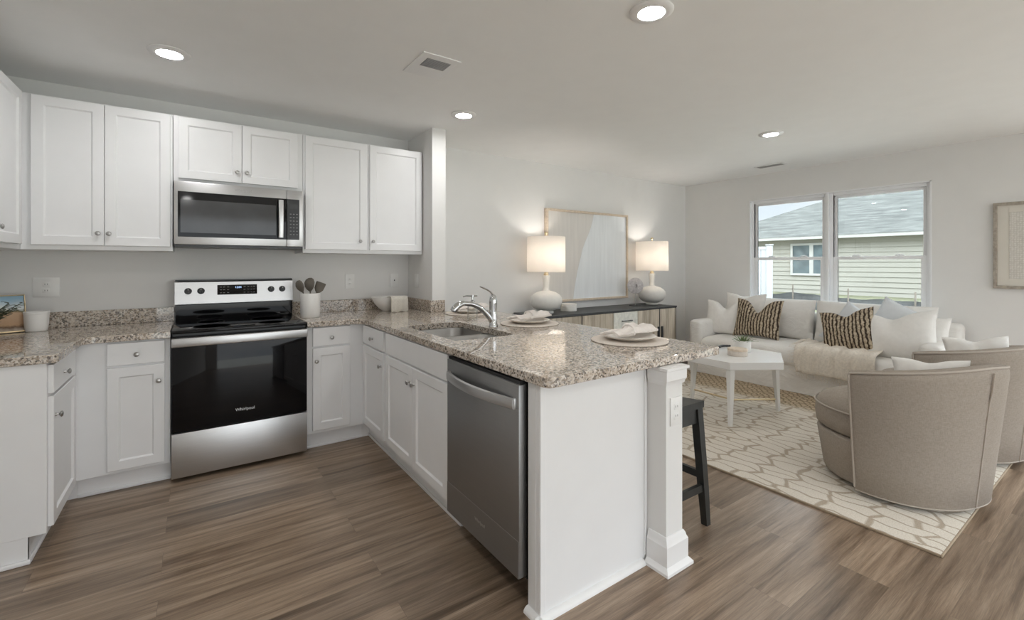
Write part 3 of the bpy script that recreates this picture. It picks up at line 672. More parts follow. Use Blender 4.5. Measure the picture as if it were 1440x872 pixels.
# ---------------------------------------------------------------- range
t = thing('range', 'freestanding stainless electric range with black glass top and oven door', 'stove', (.378, -.33, 0))
RX0, RX1, RF = .0015, .7555, -.660
bx(RX0 + .003, RX1 - .003, -.625, -.012, .03, .895, .002, 1).build('body', 'black_plastic', t)
mb = MB(); mb.box(RX0, RX1, -.655, -.085, .895, .9165, .005); ck = mb.build('cooktop', 'black_glass', t)
for k, (cx_, cy_, r_) in enumerate(((.21, -.50, .105), (.56, -.50, .085), (.21, -.24, .078), (.56, -.24, .105))):
    mb = MB(); mb.lathe([(r_ - .0015, 0), (r_, .0003), (r_ + .0015, 0)], (cx_, cy_, .9166), 40); mb.build('burner_ring', 'slot', ck)
mb = MB(); mb.box(RX0, RX1, RF, -.627, .302, .880, .003); dr = mb.build('oven_door', 'black_glass', t)
mb = MB(); mb.box(RX0, RX1, RF - .034, RF - .004, .820, .874, .006); mb.box(RX0 + .002, RX0 + .05, RF - .006, RF + .002, .822, .872); mb.box(RX1 - .05, RX1 - .002, RF - .006, RF + .002, .822, .872); mb.build('handle', 'steel', dr)
mb = MB(); mb.box(RX0, RX1, RF - .006, -.627, .028, .296, .004); mb.build('storage_drawer', 'steel', t)
for x in (.06, .70):
    for y in (-.56, -.08): MB().cyl((x, y, 0), .016, .03).build('foot', 'black_plastic', t)
mb = MB(); mb.loft([[(x, y, z) for y, z in ((-.012, .9), (-.092, .9), (-.096, 1.035), (-.012, 1.035))] for x in (RX0 + .004, RX1 - .004)]); mb.build('vent_panel', 'black_glass', t)
mb = MB(); mb.loft([[(x, y, z) for y, z in ((-.012, 1.03), (-.102, 1.03), (-.108, 1.036), (-.090, 1.190), (-.080, 1.200), (-.012, 1.204))] for x in (RX0, RX1)]); bg_ = mb.build('backguard', 'steel', t)
bx(RX0 + .002, RX1 - .002, -.078, -.010, 1.2005, 1.207).build('top_cap', 'black_plastic', bg_, smooth=False)
def onbg(z): return -.108 + (z - 1.036) / (1.190 - 1.036) * .018
tilt = math.atan2(.018, .154)
for kx in (.078, .154, .603, .680):
    mb = MB(); mb.T = Matrix.Translation((kx, onbg(1.127), 1.127)) @ Matrix.Rotation(-tilt, 4, 'X')
    mb.lathe([(.0225, 0), (.0225, .004), (.019, .006), (.018, .022), (.016, .024), (0, .0245)], (0, 0, 0), 24, '-y'); mb.box(-.004, .004, -.030, -.022, -.017, .017, .0015, 1); k = mb.build('knob', 'black_plastic', bg_)
    mb = MB(); mb.T = Matrix.Translation((kx, onbg(1.127), 1.127)) @ Matrix.Rotation(-tilt, 4, 'X'); mb.box(-.001, .001, -.0305, -.0298, .004, .016); mb.build('pointer', 'plastic', k, smooth=False)
mb = MB(); mb.T = Matrix.Translation((.3795, onbg(1.131), 1.131)) @ Matrix.Rotation(-tilt, 4, 'X'); mb.box(-.1275, .1275, -.004, .004, -.036, .036, .002, 1); dp = mb.build('display', 'black_glass', bg_)
TT = Matrix.Translation((.3795, onbg(1.131), 1.131)) @ Matrix.Rotation(PI / 2 - tilt, 4, 'X')
text('digits', '12:04', .019, 'digit', dp, TT @ Matrix.Translation((.004, .016, .0045)))
for xs in ((-.105, -.085, -.06), (.045, .07, .09, .108)):
    mb = MB(); mb.T = TT
    for ix in xs:
        for iy in (-.022, .0, .02): mb.box(ix - .006, ix + .006, iy - .0018, iy + .0018, .0041, .0046)
    mb.build('button_legend', 'legend', dp, smooth=False)
text('logo', 'Whirlpool', .026, 'steel', dr, facing_my(.385, RF - .0008, .385))

# ---------------------------------------------------------------- microwave
t = thing('microwave', 'stainless over-the-range microwave mounted under the short wall cabinet', 'microwave', (.39, -.19, 1.436))
MX0, MX1, MZ0, MZ1, MF = .006, .780, 1.438, 1.864, -.385
bx(MX0, MX1, MF + .03, -.002, MZ0 + .004, MZ1, .002, 1).build('case', 'dark', t)
mb = MB(); mb.box(MX0, .6685, MF, MF + .029, MZ0 + .012, MZ1, .003); d = mb.build('door', 'steel', t)
mb = MB(); mb.box(.6700, MX1, MF, MF + .029, MZ0 + .012, MZ1, .003); cp = mb.build('control_side', 'steel', t)
bx(.026, .6683, MF - .002, MF + .002, 1.500, 1.798, .002, 1).build('black_surround', 'black_glass', d)
bx(.040, .600, MF - .0028, MF - .0015, 1.528, 1.745, .0004, 1).build('window_screen', 'window_glass_dark', d)
pn = bx(.6705, .755, MF - .002, MF + .002, 1.500, 1.798, .002, 1).build('keypad', 'black_plastic', cp)
bx(.690, .742, MF - .0028, MF - .0018, 1.728, 1.762).build('display', 'window_glass_dark', pn, smooth=False)
mb = MB()
for i in range(3):
    for j in range(7):
        mb.box(.690 + i * .021, .701 + i * .021, MF - .0028, MF - .0018, 1.535 + j * .025, 1.541 + j * .025)
mb.build('key_legend', 'legend', pn, smooth=False)
mb = MB(); loops = []
for i in range(15):
    s = i / 14; z = 1.512 + s * .272; o = .034 + .010 * math.sin(PI * s); loops.append([(.628 - .017, MF - o + .006, z), (.628 - .014, MF - o, z), (.628, MF - o - .004, z), (.628 + .014, MF - o, z), (.628 + .017, MF - o + .006, z), (.628, MF - o + .010, z)])
mb.loft(loops); mb.box(.616, .640, MF - .036, MF + .001, 1.515, 1.540, .003); mb.box(.616, .640, MF - .036, MF + .001, 1.756, 1.781, .003); mb.build('handle', 'steel', d)
bx(MX0 + .003, MX1 - .003, MF + .004, -.002, MZ0 - .004, MZ0 + .0115).build('vent_base', 'black_plastic', t, smooth=False)
text('logo', 'Whirlpool', .024, 'nickel', d, facing_my(.395, MF - .0008, 1.832))

# ---------------------------------------------------------------- outlets
def outlet(name, label, face, F, u, z, wdt=.078, hgt=.122, kind='duplex'):
    g = fmap(face, F); t = thing(name, label, 'outlet' if kind != 'switch' else 'switch', g(u, z, 0), 'white wall plates')
    def bb(u0, u1, v0, v1, w0, w1, b=0):
        a, b_ = g(u0, v0, w0), g(u1, v1, w1); return MB().box(a[0], b_[0], a[1], b_[1], a[2], b_[2], b)
    bb(u - wdt / 2, u + wdt / 2, z - hgt / 2, z + hgt / 2, .0003, .006, .002).build('plate', 'plastic', t)
    if kind == 'duplex':
        for dz in (-.02, .02):
            r = bb(u - .017, u + .017, z + dz - .014, z + dz + .014, .005, .0075, .003).build('receptacle', 'plastic', t)
            for du in (-.006, .006): bb(u + du - .0012, u + du + .0012, z + dz - .004, z + dz + .005, .007, .0078).build('slot', 'slot', r, smooth=False)
    elif kind == 'jack':
        bb(u - .017, u + .017, z - .034, z + .034, .005, .0075, .002).build('insert', 'plastic', t); bb(u - .005, u + .005, z - .006, z + .006, .007, .010, .001).build('jack', 'slot', t)
    else:
        bb(u - .017, u + .017, z - .034, z + .034, .005, .0075, .002).build('rocker', 'plastic', t)
outlet('wall_outlet', 'double-width white outlet plate on the wall left of the stove', '-y', 0, -.655, 1.172, .122, .122)
outlet('wall_outlet', 'white outlet on the wall right of the utensil crock', '-y', 0, 1.225, 1.170)
outlet('wall_jack', 'white plate with a dark jack on the wall above the bowl', '-y', 0, 1.625, 1.172, kind='jack')
outlet('light_switch', 'white switch plate seen edge-on on the side of the stub wall', '-x', KX0, -.20, 1.17, kind='switch')
outlet('wall_outlet', 'white outlet on the end post of the peninsula under the countertop', '-y', -2.84, 1.838, .680)

# ---------------------------------------------------------------- ceiling fittings
def can(label, x, y):
    t = thing('recessed_light', label, 'ceiling light', (x, y, ZC), 'recessed ceiling lights')
    mb = MB(); mb.lathe([(.098, -.0005), (.098, -.004), (.092, -.009), (.066, -.014), (.060, -.012), (.058, -.008), (.058, -.0005)], (x, y, ZC), 40); mb.build('trim_ring', 'trim', t)
    mb = MB(); mb.lathe([(.0575, -.002), (.0575, -.0085), (.04, -.0095), (0, -.010)], (x, y, ZC), 40); mb.build('lens', 'led', t)
can('lit recessed ceiling light above the cabinets left of the air vent', .004, -.95)
can('large lit recessed ceiling light at the top edge, nearest the camera', 1.830, -2.72)
can('lit recessed ceiling light just in front of the stub wall corner', 1.822, -.967)
for k_, (x_, y_) in enumerate(((.004, -2.72), (.004, -4.9), (1.9, -4.9), (1.9, -6.4), (.004, -6.4))):  # unseen ceiling lights added for fill; the first completes the kitchen grid
    can('added recessed fill light out of view', x_, y_)
can('lit recessed ceiling light over the living area in front of the window', 4.303, -2.073)
t = thing('air_vent', 'square white ceiling air vent with grey louvres over the kitchen', 'vent', (1.25, -1.615, ZC), 'ceiling air vents')
mb = MB(); mb.T = Matrix.Translation((1.25, -1.615, ZC)) @ Matrix.Rotation(0, 4, 'Z'); a_ = .115; b_ = .150
mb.loft([[(-a_, -b_, -.0005), (a_, -b_, -.0005), (a_, b_, -.0005), (-a_, b_, -.0005)], [(-a_, -b_, -.006), (a_, -b_, -.006), (a_, b_, -.006), (-a_, b_, -.006)], [(-.075, -.11, -.012), (.075, -.11, -.012), (.075, .11, -.012), (-.075, .11, -.012)]]); mb.build('frame', 'trim', t)
mb = MB()
for i in range(9): mb.box(1.25 - .072, 1.25 + .072, -1.722 + i * .0118, -1.722 + i * .0118 + .0045, ZC - .0150, ZC - .012)
mb.build('louvre_slats', 'nickel', t, smooth=False)
bx(1.25 - .073, 1.25 + .073, -1.723, -1.615, ZC - .0128, ZC - .0119).build('dark_gap', 'slot', t, smooth=False)
t = thing('air_vent', 'slim white ceiling air vent near the window wall', 'vent', (5.63, -1.44, ZC), 'ceiling air vents')
bx(5.56, 5.70, -1.60, -1.28, ZC - .008, ZC - .0005, .003).build('frame', 'trim', t)
mb = MB()
for i in range(6): mb.box(5.585 + i * .016, 5.593 + i * .016, -1.575, -1.305, ZC - .0105, ZC - .0082)
mb.build('louvre_slats', 'nickel', t, smooth=False)

# ---------------------------------------------------------------- small things on the counters
t = thing('utensil_crock', 'white ceramic utensil crock on the granite right of the stove', 'crock', (.845, -.31, CT))
mb = MB(); mb.lathe([(.066, 0), (.070, .004), (.071, .180), (.069, .184), (.064, .184), (.063, .178), (.063, .012), (0, .010)], (.845, -.31, CT), 36); mb.build('jar', 'ceramic', t, angle=50)
def utensil(name, label, base, tip, head, cat):
    b_, p = Vector(base), Vector(tip); d = (p - b_).normalized()
    t = thing(name, label, cat, base, 'kitchen utensils in the crock')
    mb = MB(); mb.tube([b_, b_ + (p - b_) * .5, p], [.006, .006, .005], 8); mb.build('handle', 'silicone', t)
    side = Vector((.82, -.57, 0)); side = (side - d * side.dot(d)).normalized(); nrm = d.cross(side)
    mb = MB(); loops = []
    for s, wd, th in head[1]:
        c = p + d * s
        loops.append([c + side * wd * math.cos(a) + nrm * th * math.sin(a) + nrm * (-.012 * (wd / .03) if head[0] == 'spoon' else 0) for a in (2 * PI * k / 14 for k in range(14))])
    mb.loft(loops); mb.build('head', 'silicone', t)
spoonp = ('spoon', [(-.005, .006, .004), (.012, .018, .006), (.03, .028, .008), (.055, .032, .009), (.078, .026, .008), (.092, .012, .005)])
spat = ('spat', [(-.005, .006, .004), (.01, .022, .005), (.03, .036, .005), (.07, .040, .004), (.085, .038, .003)])
utensil('spoon', 'taupe spoon leaning left in the crock beside the stove', (.855, -.31, CT + .012), (.795, -.29, CT + .195), spoonp, 'spoon')
utensil('spoon', 'broad taupe ladle standing upright in the middle of the crock', (.84, -.33, CT + .012), (.847, -.30, CT + .20), ('spoon', [(-.005, .006, .004), (.012, .024, .007), (.035, .037, .010), (.065, .040, .011), (.088, .030, .009), (.100, .013, .005)]), 'spoon')
utensil('spatula', 'taupe spatula leaning right in the crock, its blade tilted', (.83, -.31, CT + .012), (.892, -.325, CT + .185), spat, 'spatula')
# bowl and towel
bc = (1.500, -.190)
mb = MB(); mb.lathe([(.050, 0), (.054, .006), (.085, .030), (.115, .066), (.133, .105), (.138, .122), (.134, .124), (.128, .104), (.110, .068), (.080, .035), (.045, .012), (0, .010)], (*bc, CT), 44)
tag(mb.build('mixing_bowl', 'ceramic', org=(*bc, CT), angle=60), 'white ceramic bowl on the corner countertop, half hidden by a towel', 'bowl')
tdir = Vector((.23, -.97, 0)); tsd = Vector((.97, .23, 0)); tp0 = Vector((bc[0] + .008, bc[1] - .02, 0))
prof = [(.02, .075), (.06, .112), (.095, .126), (.125, .129), (.140, .122), (.146, .105), (.147, .06), (.149, .012), (.147, .004)]
mb = MB()
for k, off in enumerate((0, .007)):
    L = [];
    for i, (o, z) in enumerate(prof):
        row = []
        for j in range(13):
            s = j / 12 - .5; wv = .003 * math.sin(j * 1.7 + i * .6 + k)
            q = tp0 + tdir * (o + off * (1 if i > 3 else .2) + wv) + tsd * s * .165 + Vector((0, 0, CT + z + off * (1 if i <= 4 else 0) + (.004 * math.sin(j * 1.1) if i == len(prof) - 1 else 0)))
            row.append(q)
        L.append(row)
    if k == 0: inner = L
    else: outer = L
loops = [a + b_[::-1] for a, b_ in zip(inner, outer)]
mb.loft(loops)
tag(mb.build('dish_towel', 'towel', org=(bc[0] + .06, bc[1] - .16, CT), angle=60), 'folded beige towel hanging over the rim of the white bowl', 'towel')
# ramekin on left counter
rc = (-.668, -.155)
mb = MB(); mb.lathe([(.044, 0), (.048, .004), (.053, .040), (.055, .085), (.056, .104), (.0575, .106), (.0575, .118), (.054, .120), (.051, .112), (.047, .02), (0, .014)], (*rc, CT), 40)
tag(mb.build('ceramic_cup', 'ceramic', org=(*rc, CT), angle=25), 'small white ribbed ceramic cup beside the landscape picture', 'cup')
# picture on left counter, leaning back
t = thing('picture_frame', 'small tabletop landscape picture leaning beside the white cup', 'picture', (-.83, -.22, CT))
TP = Matrix.Translation((-.800, -.195, CT + .001)) @ Matrix.Rotation(.42, 4, 'Z') @ Matrix.Rotation(-.22, 4, 'X')
mb = MB(); mb.T = TP; wq, hq = .20, .225
for a in ((-wq / 2, wq / 2, 0, .010), (-wq / 2, wq / 2, hq - .006, hq), (-wq / 2, -wq / 2 + .006, .010, hq - .006), (wq / 2 - .006, wq / 2, .010, hq - .006)): mb.box(a[0], a[1], -.010, .010, a[2], a[3], .002, 1)
mb.build('frame', 'brass', t)
mb = MB(); mb.T = TP; mb.box(-wq / 2 + .005, wq / 2 - .005, -.004, .004, .009, hq - .005); ph = mb.build('print', 'photo', t, smooth=False)
inv = (Matrix.Translation(Vector(ORG[ph.name])))
TPi = TP.inverted()
uvset(ph, lambda co: ((TPi @ (inv @ co)).x / wq + .5, (TPi @ (inv @ co)).z / hq))
mb = MB(); mb.T = TP; mb.loft([[(-.03, .006, .16), (.03, .006, .16), (.03, .008, .16), (-.03, .008, .16)], [(-.03, .085, .019), (.03, .085, .019), (.03, .088, .021), (-.03, .088, .021)]]); mb.build('easel_back', 'black_plastic', t)
t = thing('potted_plant', 'leafy olive-green sprig in a small white pot in front of the landscape picture', 'plant', (-.815, -.375, CT))
mb = MB(); mb.lathe([(.030, 0), (.034, .004), (.040, .070), (.037, .072), (.034, .06), (0, .055)], (-.815, -.375, CT), 28); mb.build('pot', 'ceramic', t, angle=50)
stems = MB(); leaves = MB()
def leaf(mb, p, d, L, W, up=Vector((0, 0, 1))):
    d = d.normalized(); s = d.cross(up)
    if s.length < .1: s = Vector((1, 0, 0))
    s.normalize(); nn = s.cross(d); rows = []
    for k in range(7):
        q = k / 6; wq_ = W * math.sin(PI * min(1, .06 + .94 * q) ** .9) * .5 + .0006; c = p + d * L * q - nn * (-.18 * L * q * (1 - q)) - up * .12 * L * q * q
        rows.append([c - s * wq_, c + nn * .0012, c + s * wq_, c - nn * .0012])
    mb.loft(rows)
for k in range(9):
    a = random.uniform(-.9, 2.2) if k else .3; l_ = random.uniform(.10, .19); d0 = Vector((math.cos(a) * .55, math.sin(a) * .35 - .1, 1)).normalized()
    p0 = Vector((-.815, -.375, CT + .056)); pts = [p0 + d0 * l_ * s + Vector((.05 * s * s, 0, -.02 * s * s)) for s in (0, .33, .66, 1)]
    stems.tube(pts, [.0022, .002, .0016, .001], 6)
    for q in range(7):
        s = .25 + .75 * q / 6; p = pts[0].lerp(pts[-1], s); aa = q * 2.4 + k
        leaf(leaves, p, Vector((math.cos(aa), math.sin(aa), .35)), random.uniform(.025, .042), .012)
stems.build('stem', 'dark_leaf', t); leaves.build('foliage', 'dark_leaf', t)

# ---------------------------------------------------------------- place settings (placemat, plate and napkin are separate things)
def place(y, x, where, rot):
    mb = MB(); mb.lathe([(.196, 0), (.199, .002), (.199, .005), (.195, .007), (.150, .0075), (0, .0075)], (x, y, CT + .0004), 56)
    tag(mb.build('placemat', 'charger', org=(x, y, CT)), 'round oatmeal placemat ' + where, 'placemat', 'round placemats on the bar')
    z = CT + .0084
    mb = MB(); mb.lathe([(.078, 0), (.082, .002), (.120, .012), (.136, .020), (.139, .022), (.136, .024), (.118, .0165), (.080, .007), (0, .006)], (x, y, z), 56)
    tag(mb.build('plate', 'plate', org=(x, y, z), angle=60), 'cream plate ' + where, 'plate', 'plates on the bar')
    z2 = z + .019
    mb = MB(); R = Matrix.Translation((x, y, z2)) @ Matrix.Rotation(rot, 4, 'Z'); mb.T = R
    rows = []
    for i in range(25):
        s = i / 24; u = (s - .5) * .26; pinch = .32 + .68 * abs(2 * s - 1) ** .8
        row = []
        for j in range(15):
            v_ = (j / 14 - .5); yy = v_ * .20 * pinch
            zz = .026 + .030 * (1 - pinch) * (1 - (2 * v_) ** 2) + .007 * math.sin(v_ * 11 + s * 4) * (.3 + pinch * .7) + .004 * math.sin(v_ * 23 + s * 9) + .030 * max(0, s - .78) / .22 * (1 - abs(v_))
            row.append((u, yy, max(zz, .012)))
        rows.append(row)
    mb.loft([[(a, b_, c) for a, b_, c in r] + [(a, b_, c - .010) for a, b_, c in r[::-1]] for r in rows])
    mb.T = R @ Matrix.Translation((-.01, 0, .034)); mb.tube([(0, .034 * math.cos(k * PI / 8), .024 * math.sin(k * PI / 8)) for k in range(16)], .005, 8, closed=True)
    nk = tag(mb.build('napkin', 'napkin', org=(x, y, z2), angle=60), 'blush cloth napkin ' + where, 'napkin', 'napkins on the bar plates')
place(-2.440, 2.005, 'nearest the outer end of the granite bar', .2)
place(-1.590, 1.985, 'behind the faucet in the middle of the granite bar', .35)
place(-.790, 1.975, 'beside the stub wall at the far end of the granite bar', .3)

# ---------------------------------------------------------------- credenza and what stands on it
t = thing('credenza', 'long black-topped credenza with washed wood doors against the back wall', 'credenza', (4.03, -.3, 0))
CX0, CX1, CY0, CY1, CTZ = 2.945, 5.118, -.545, -.04, .797
mb = MB(); mb.box(CX0, CX1, CY0, CY1, CTZ - .022, CTZ, .002, 1); mb.build('top', 'black_metal', t)
mb = MB(); mb.box(CX0 + .012, CX0 + .03, CY0 + .02, CY1, .12, CTZ - .022); mb.box(CX1 - .03, CX1 - .012, CY0 + .02, CY1, .12, CTZ - .022); mb.box(CX0 + .03, CX1 - .03, CY0 + .03, CY1, .12, .14); mb.box(CX0 + .03, CX1 - .03, CY1 - .015, CY1, .14, CTZ - .022); mb.build('case', 'black_metal', t, smooth=False)
mb = MB()
for x in (CX0 + .04, CX1 - .07):
    for y in (CY0 + .04, CY1 - .07): mb.box(x, x + .03, y, y + .03, 0, .12)
for x, y in ((CX0 + .04, CY0 + .04), (CX0 + .04, CY1 - .07), (CX1 - .07, CY0 + .04), (CX1 - .07, CY1 - .07)):
    bx(x, x + .03, y, y + .03, 0, .12).build('leg', 'black_metal', t, smooth=False)
mb.bm.free()
mb = MB()
for x in (CX0 + .012, 3.475, 4.775, CX1 - .022): mb.box(x, x + .009, CY0 + .002, CY0 + .02, .12, CTZ - .022)
mb.box(CX0 + .012, CX1 - .012, CY0 + .002, CY0 + .02, .115, .125); mb.build('face_frame', 'black_metal', t, smooth=False)
def cdoor(x0, x1, hx):
    d = bx(x0, x1, CY0 + .004, CY0 + .019, .128, CTZ - .026, .002, 1).build('door', 'washed', t)
    if hx: bx(hx - .012, hx + .012, CY0 - .016, CY0 + .005, .42, .56, .003, 1).build('pull', 'black_metal', d)
cdoor(CX0 + .023, 3.20, None); cdoor(3.204, 3.473, 3.44)
cdoor(3.486, 3.965, 3.93); cdoor(4.375, 4.773, 4.745); cdoor(4.786, CX1 - .024, 4.815)
for z0, z1 in ((.575, CTZ - .026), (.355, .571), (.128, .351)):
    d = bx(3.969, 4.371, CY0 + .004, CY0 + .019, z0, z1, .002, 1).build('drawer', 'washed_white', t)
    zc = (z0 + z1) / 2
    mb = MB(); mb.box(4.08, 4.26, CY0 - .022, CY0 - .014, zc - .005, zc + .005, .002, 1); mb.box(4.095, 4.105, CY0 - .016, CY0 + .005, zc - .004, zc + .004); mb.box(4.235, 4.245, CY0 - .016, CY0 + .005, zc - .004, zc + .004); mb.build('pull', 'black_metal', d)
def lamp(x, y, label):
    z = CTZ + .0005; t = thing('table_lamp', label, 'lamp', (x, y, z), 'ivory table lamps on the credenza')
    mb = MB(); mb.lathe([(.078, 0), (.080, .004), (.080, .020), (.070, .026), (.100, .034), (.140, .056), (.165, .090), (.174, .128), (.168, .165), (.145, .196), (.105, .220), (.065, .232), (.040, .238), (.032, .250), (.030, .300), (.034, .360), (.040, .395), (.038, .402), (0, .403)], (x, y, z), 56)
    mb.build('base', 'matte_ceramic', t, angle=40)
    mb = MB(); mb.lathe([(.026, .402), (.026, .420), (.018, .424), (.018, .452), (.008, .454), (.006, .47), (.006, .835), (.012, .838), (.012, .848), (.016, .852), (.016, .866), (.010, .872), (0, .873)], (x, y, z), 24); mb.build('stem', 'brass', t)
    mb = MB(); mb.lathe([(.205, .440), (.203, .440), (.201, .445), (.198, .812), (.199, .816), (.202, .816), (.204, .812), (.207, .445), (.205, .440)], (x, y, z), 64)
    s = mb.build('lamp_shade', 'shade', t, angle=50)
    mb = MB()
    for k in range(3):
        a = k * 2 * PI / 3; mb.tube([(x + .005 * math.cos(a), y + .005 * math.sin(a), z + .806), (x + .199 * math.cos(a), y + .199 * math.sin(a), z + .806)], .0025, 6)
    mb.build('spider', 'brass', s)
    mb = MB(); mb.lathe([(.013, .47), (.028, .50), (.032, .53), (.026, .555), (0, .568)], (x, y + .032, z), 20)
    L = bpy.data.lights.new('lamp_bulb', 'POINT'); L.energy = LAMP_WATTS; L.color = (1, .94, .88); L.shadow_soft_size = .035
    lo = bpy.data.objects.new('lamp_bulb', L); COL.objects.link(lo); lo.parent = t; lo.location = (.03, -.03, .62)
    mb.bm.free()
lamp(3.215, -.265, 'lit ivory gourd table lamp at the left end of the credenza, overlapping the artwork')
lamp(5.010, -.245, 'lit ivory gourd table lamp at the window end of the credenza')
t = thing('disc_sculpture', 'pale stone ring on a thin stand beside the lamp at the window end', 'sculpture', (4.66, -.26, CTZ))
sx_, sy_ = 4.665, -.26
bx(sx_ - .07, sx_ + .07, sy_ - .04, sy_ + .04, CTZ + .0005, CTZ + .009, .002, 1).build('base', 'black_metal', t)
mb = MB(); mb.tube([(sx_, sy_, CTZ + .008), (sx_, sy_, CTZ + .16)], .004, 8); mb.build('rod', 'nickel', t)
mb = MB(); mb.T = Matrix.Translation((sx_, sy_, CTZ + .252)) @ Matrix.Rotation(-.50, 4, 'Z'); mb.lathe([(.024, -.012), (.09, -.010), (.102, -.004), (.102, .004), (.09, .010), (.024, .012), (.024, -.012)], (0, 0, 0), 44, '-y'); mb.build('ring', 'stone_disc', t, angle=50)
t = thing('coaster_stack', 'low round stack of white coasters beside the left lamp', 'coasters', (3.56, -.24, CTZ))
mb = MB(); mb.lathe([(.088, 0.0005), (.092, .004), (.092, .010), (.088, .013), (.092, .016), (.092, .034), (.088, .037), (.092, .04), (.092, .058), (.088, .061), (.091, .064), (.088, .080), (0, .082)], (3.56, -.24, CTZ), 40); mb.build('stack', 'matte_ceramic', t, angle=20)
# artwork over the credenza, leaning on nothing: hung on the wall
t = thing('wall_art', 'large square abstract painting in a pale wood frame above the credenza', 'picture', (4.08, -.02, .88))
AX0, AX1, AZ0, AZ1 = 3.40, 4.775, .880, 1.962
mb = MB(); fw = .026; fd = .052
for a in ((AX0, AX1, AZ0, AZ0 + fw), (AX0, AX1, AZ1 - fw, AZ1), (AX0, AX0 + fw, AZ0 + fw, AZ1 - fw), (AX1 - fw, AX1, AZ0 + fw, AZ1 - fw)): mb.box(a[0], a[1], -fd, -.002, a[2], a[3], .002, 1)
mb.build('frame', 'light_wood', t)
bx(AX0 + fw, AX1 - fw, -.030, -.004, AZ0 + fw, AZ1 - fw).build('canvas', 'art_sand', t, smooth=False)
cw, chh = AX1 - AX0 - 2 * fw, AZ1 - AZ0 - 2 * fw
edge = [(.30, 0), (.31, .08), (.33, .2), (.352, .32), (.375, .42), (.392, .48), (.40, .52), (.415, .58), (.45, .67), (.49, .76), (.52, .84), (.545, .93), (.56, 1)]
poly = [(AX0 + fw + u * cw, AZ0 + fw + v_ * chh) for u, v_ in edge] + [(AX1 - fw, AZ1 - fw), (AX1 - fw, AZ0 + fw)]
mb = MB(); mb.loft([[(x, -.0299, z) for x, z in poly], [(x, -.0315, z) for x, z in poly]]); mb.build('blue_shape', 'art_blue', t, smooth=False)
# picture on the window wall
t = thing('wall_art', 'framed pale embossed paper picture on the wall right of the window', 'picture', (6.08, -3.5, 1.10), None)
PY0, PY1, PZ0, PZ1 = -3.80, -3.178, 1.100, 1.873
mb = MB(); fw = .026
for a in ((PY0, PY1, PZ0, PZ0 + fw), (PY0, PY1, PZ1 - fw, PZ1), (PY0, PY0 + fw, PZ0 + fw, PZ1 - fw), (PY1 - fw, PY1, PZ0 + fw, PZ1 - fw)): mb.box(XR - .035, XR - .001, a[0], a[1], a[2], a[3], .002, 1)
mb.build('frame', 'grey_wood', t)
bx(XR - .018, XR - .003, PY0 + fw, PY1 - fw, PZ0 + fw, PZ1 - fw).build('mat_board', 'mat_paper', t, smooth=False)
bx(XR - .022, XR - .0175, PY0 + .10, PY1 - .10, PZ0 + .09, PZ1 - .09, .001, 1).build('embossed_sheet', 'lace', t)

# ---------------------------------------------------------------- rug
t = thing('rug', 'large cream and tan patterned area rug under the coffee table and armchairs', 'rug', (2.87, -3.49, 0))
mb = MB(); mb.box(2.872, 5.30, -3.488, -.46, .001, .013, .004); mb.build('pile', 'rug', t)
mb = MB()
for a in ((2.866, 5.306, -3.494, -3.486), (2.866, 5.306, -.462, -.454), (2.866, 2.874, -3.486, -.462), (5.298, 5.306, -3.486, -.462)): mb.box(*a, .0005, .0115, .002, 1)
mb.build('binding', 'rug_edge', t)
RZ = .013

# ---------------------------------------------------------------- sofa
SX0, SX1, SY0, SY1 = 5.13, 6.05, -3.030, -.690
t = thing('sofa', 'white slipcovered sofa with a single bench cushion under the window', 'sofa', (5.6, -1.86, RZ))
aw = .165
def wob(x, y, z, a=.006): return Vector((a * math.sin(y * 9 + z * 5), a * math.sin(x * 8 + z * 7), 0))
def rbox(x0, x1, y0, y1, z0, z1, b, seg=4, sub=0, wv=0):
    mb = MB(); mb.box(x0, x1, y0, y1, z0, z1, b, seg)
    if sub:
        bmesh.ops.subdivide_edges(mb.bm, edges=[e for e in mb.bm.edges if e.calc_length() > .15], cuts=sub, use_grid_fill=True)
        for v_ in mb.bm.verts:
            c = v_.co; v_.co += Vector((wv * math.sin(c.y * 11 + c.z * 6), wv * math.sin(c.x * 10 + c.z * 8), wv * .6 * math.sin(c.x * 9 + c.y * 7)))
    return mb
# skirt: gently rippled cloth around the base
mb = MB(); lo_, mi_, hi_ = [], [], []
per = []
def seg_pts(a, b_, n): return [(a[0] + (b_[0] - a[0]) * i / n, a[1] + (b_[1] - a[1]) * i / n) for i in range(n)]
cs = [(SX0 + .005, SY1 - .005), (SX0 + .005, SY0 + .005), (SX1, SY0 + .005), (SX1, SY1 - .005)]
for k in range(4): per += seg_pts(cs[k], cs[(k + 1) % 4], 40 if k % 2 == 0 else 16)
def rip(i, a): return a * math.sin(i * 1.1) * math.sin(i * .31 + 1)
cc = Vector(((SX0 + SX1) / 2, (SY0 + SY1) / 2))
def ringz(z, a, grow): 
    out = []
    for i, p in enumerate(per):
        q = Vector(p); d = (q - cc); d = Vector((d.x / abs(d.x) if abs(abs(q.x - cc.x) - (SX1 - SX0) / 2) < .02 else 0, d.y / abs(d.y) if abs(abs(q.y - cc.y) - (SY1 - SY0) / 2) < .02 else 0))
        q = q + d * (grow + rip(i, a)); out.append((q.x, q.y, z))
    return out
mb.loft([ringz(RZ + .002, .006, .010), ringz(RZ + .06, .005, .007), ringz(.16, .003, .003), ringz(.262, .001, 0), ringz(.275, 0, -.004)]); mb.build('skirt', 'linen_white', t, angle=60)
mb = rbox(SX0 - .028, 5.80, SY0 + aw - .004, SY1 - aw + .004, .268, .452, .075, 5, 5, .004)
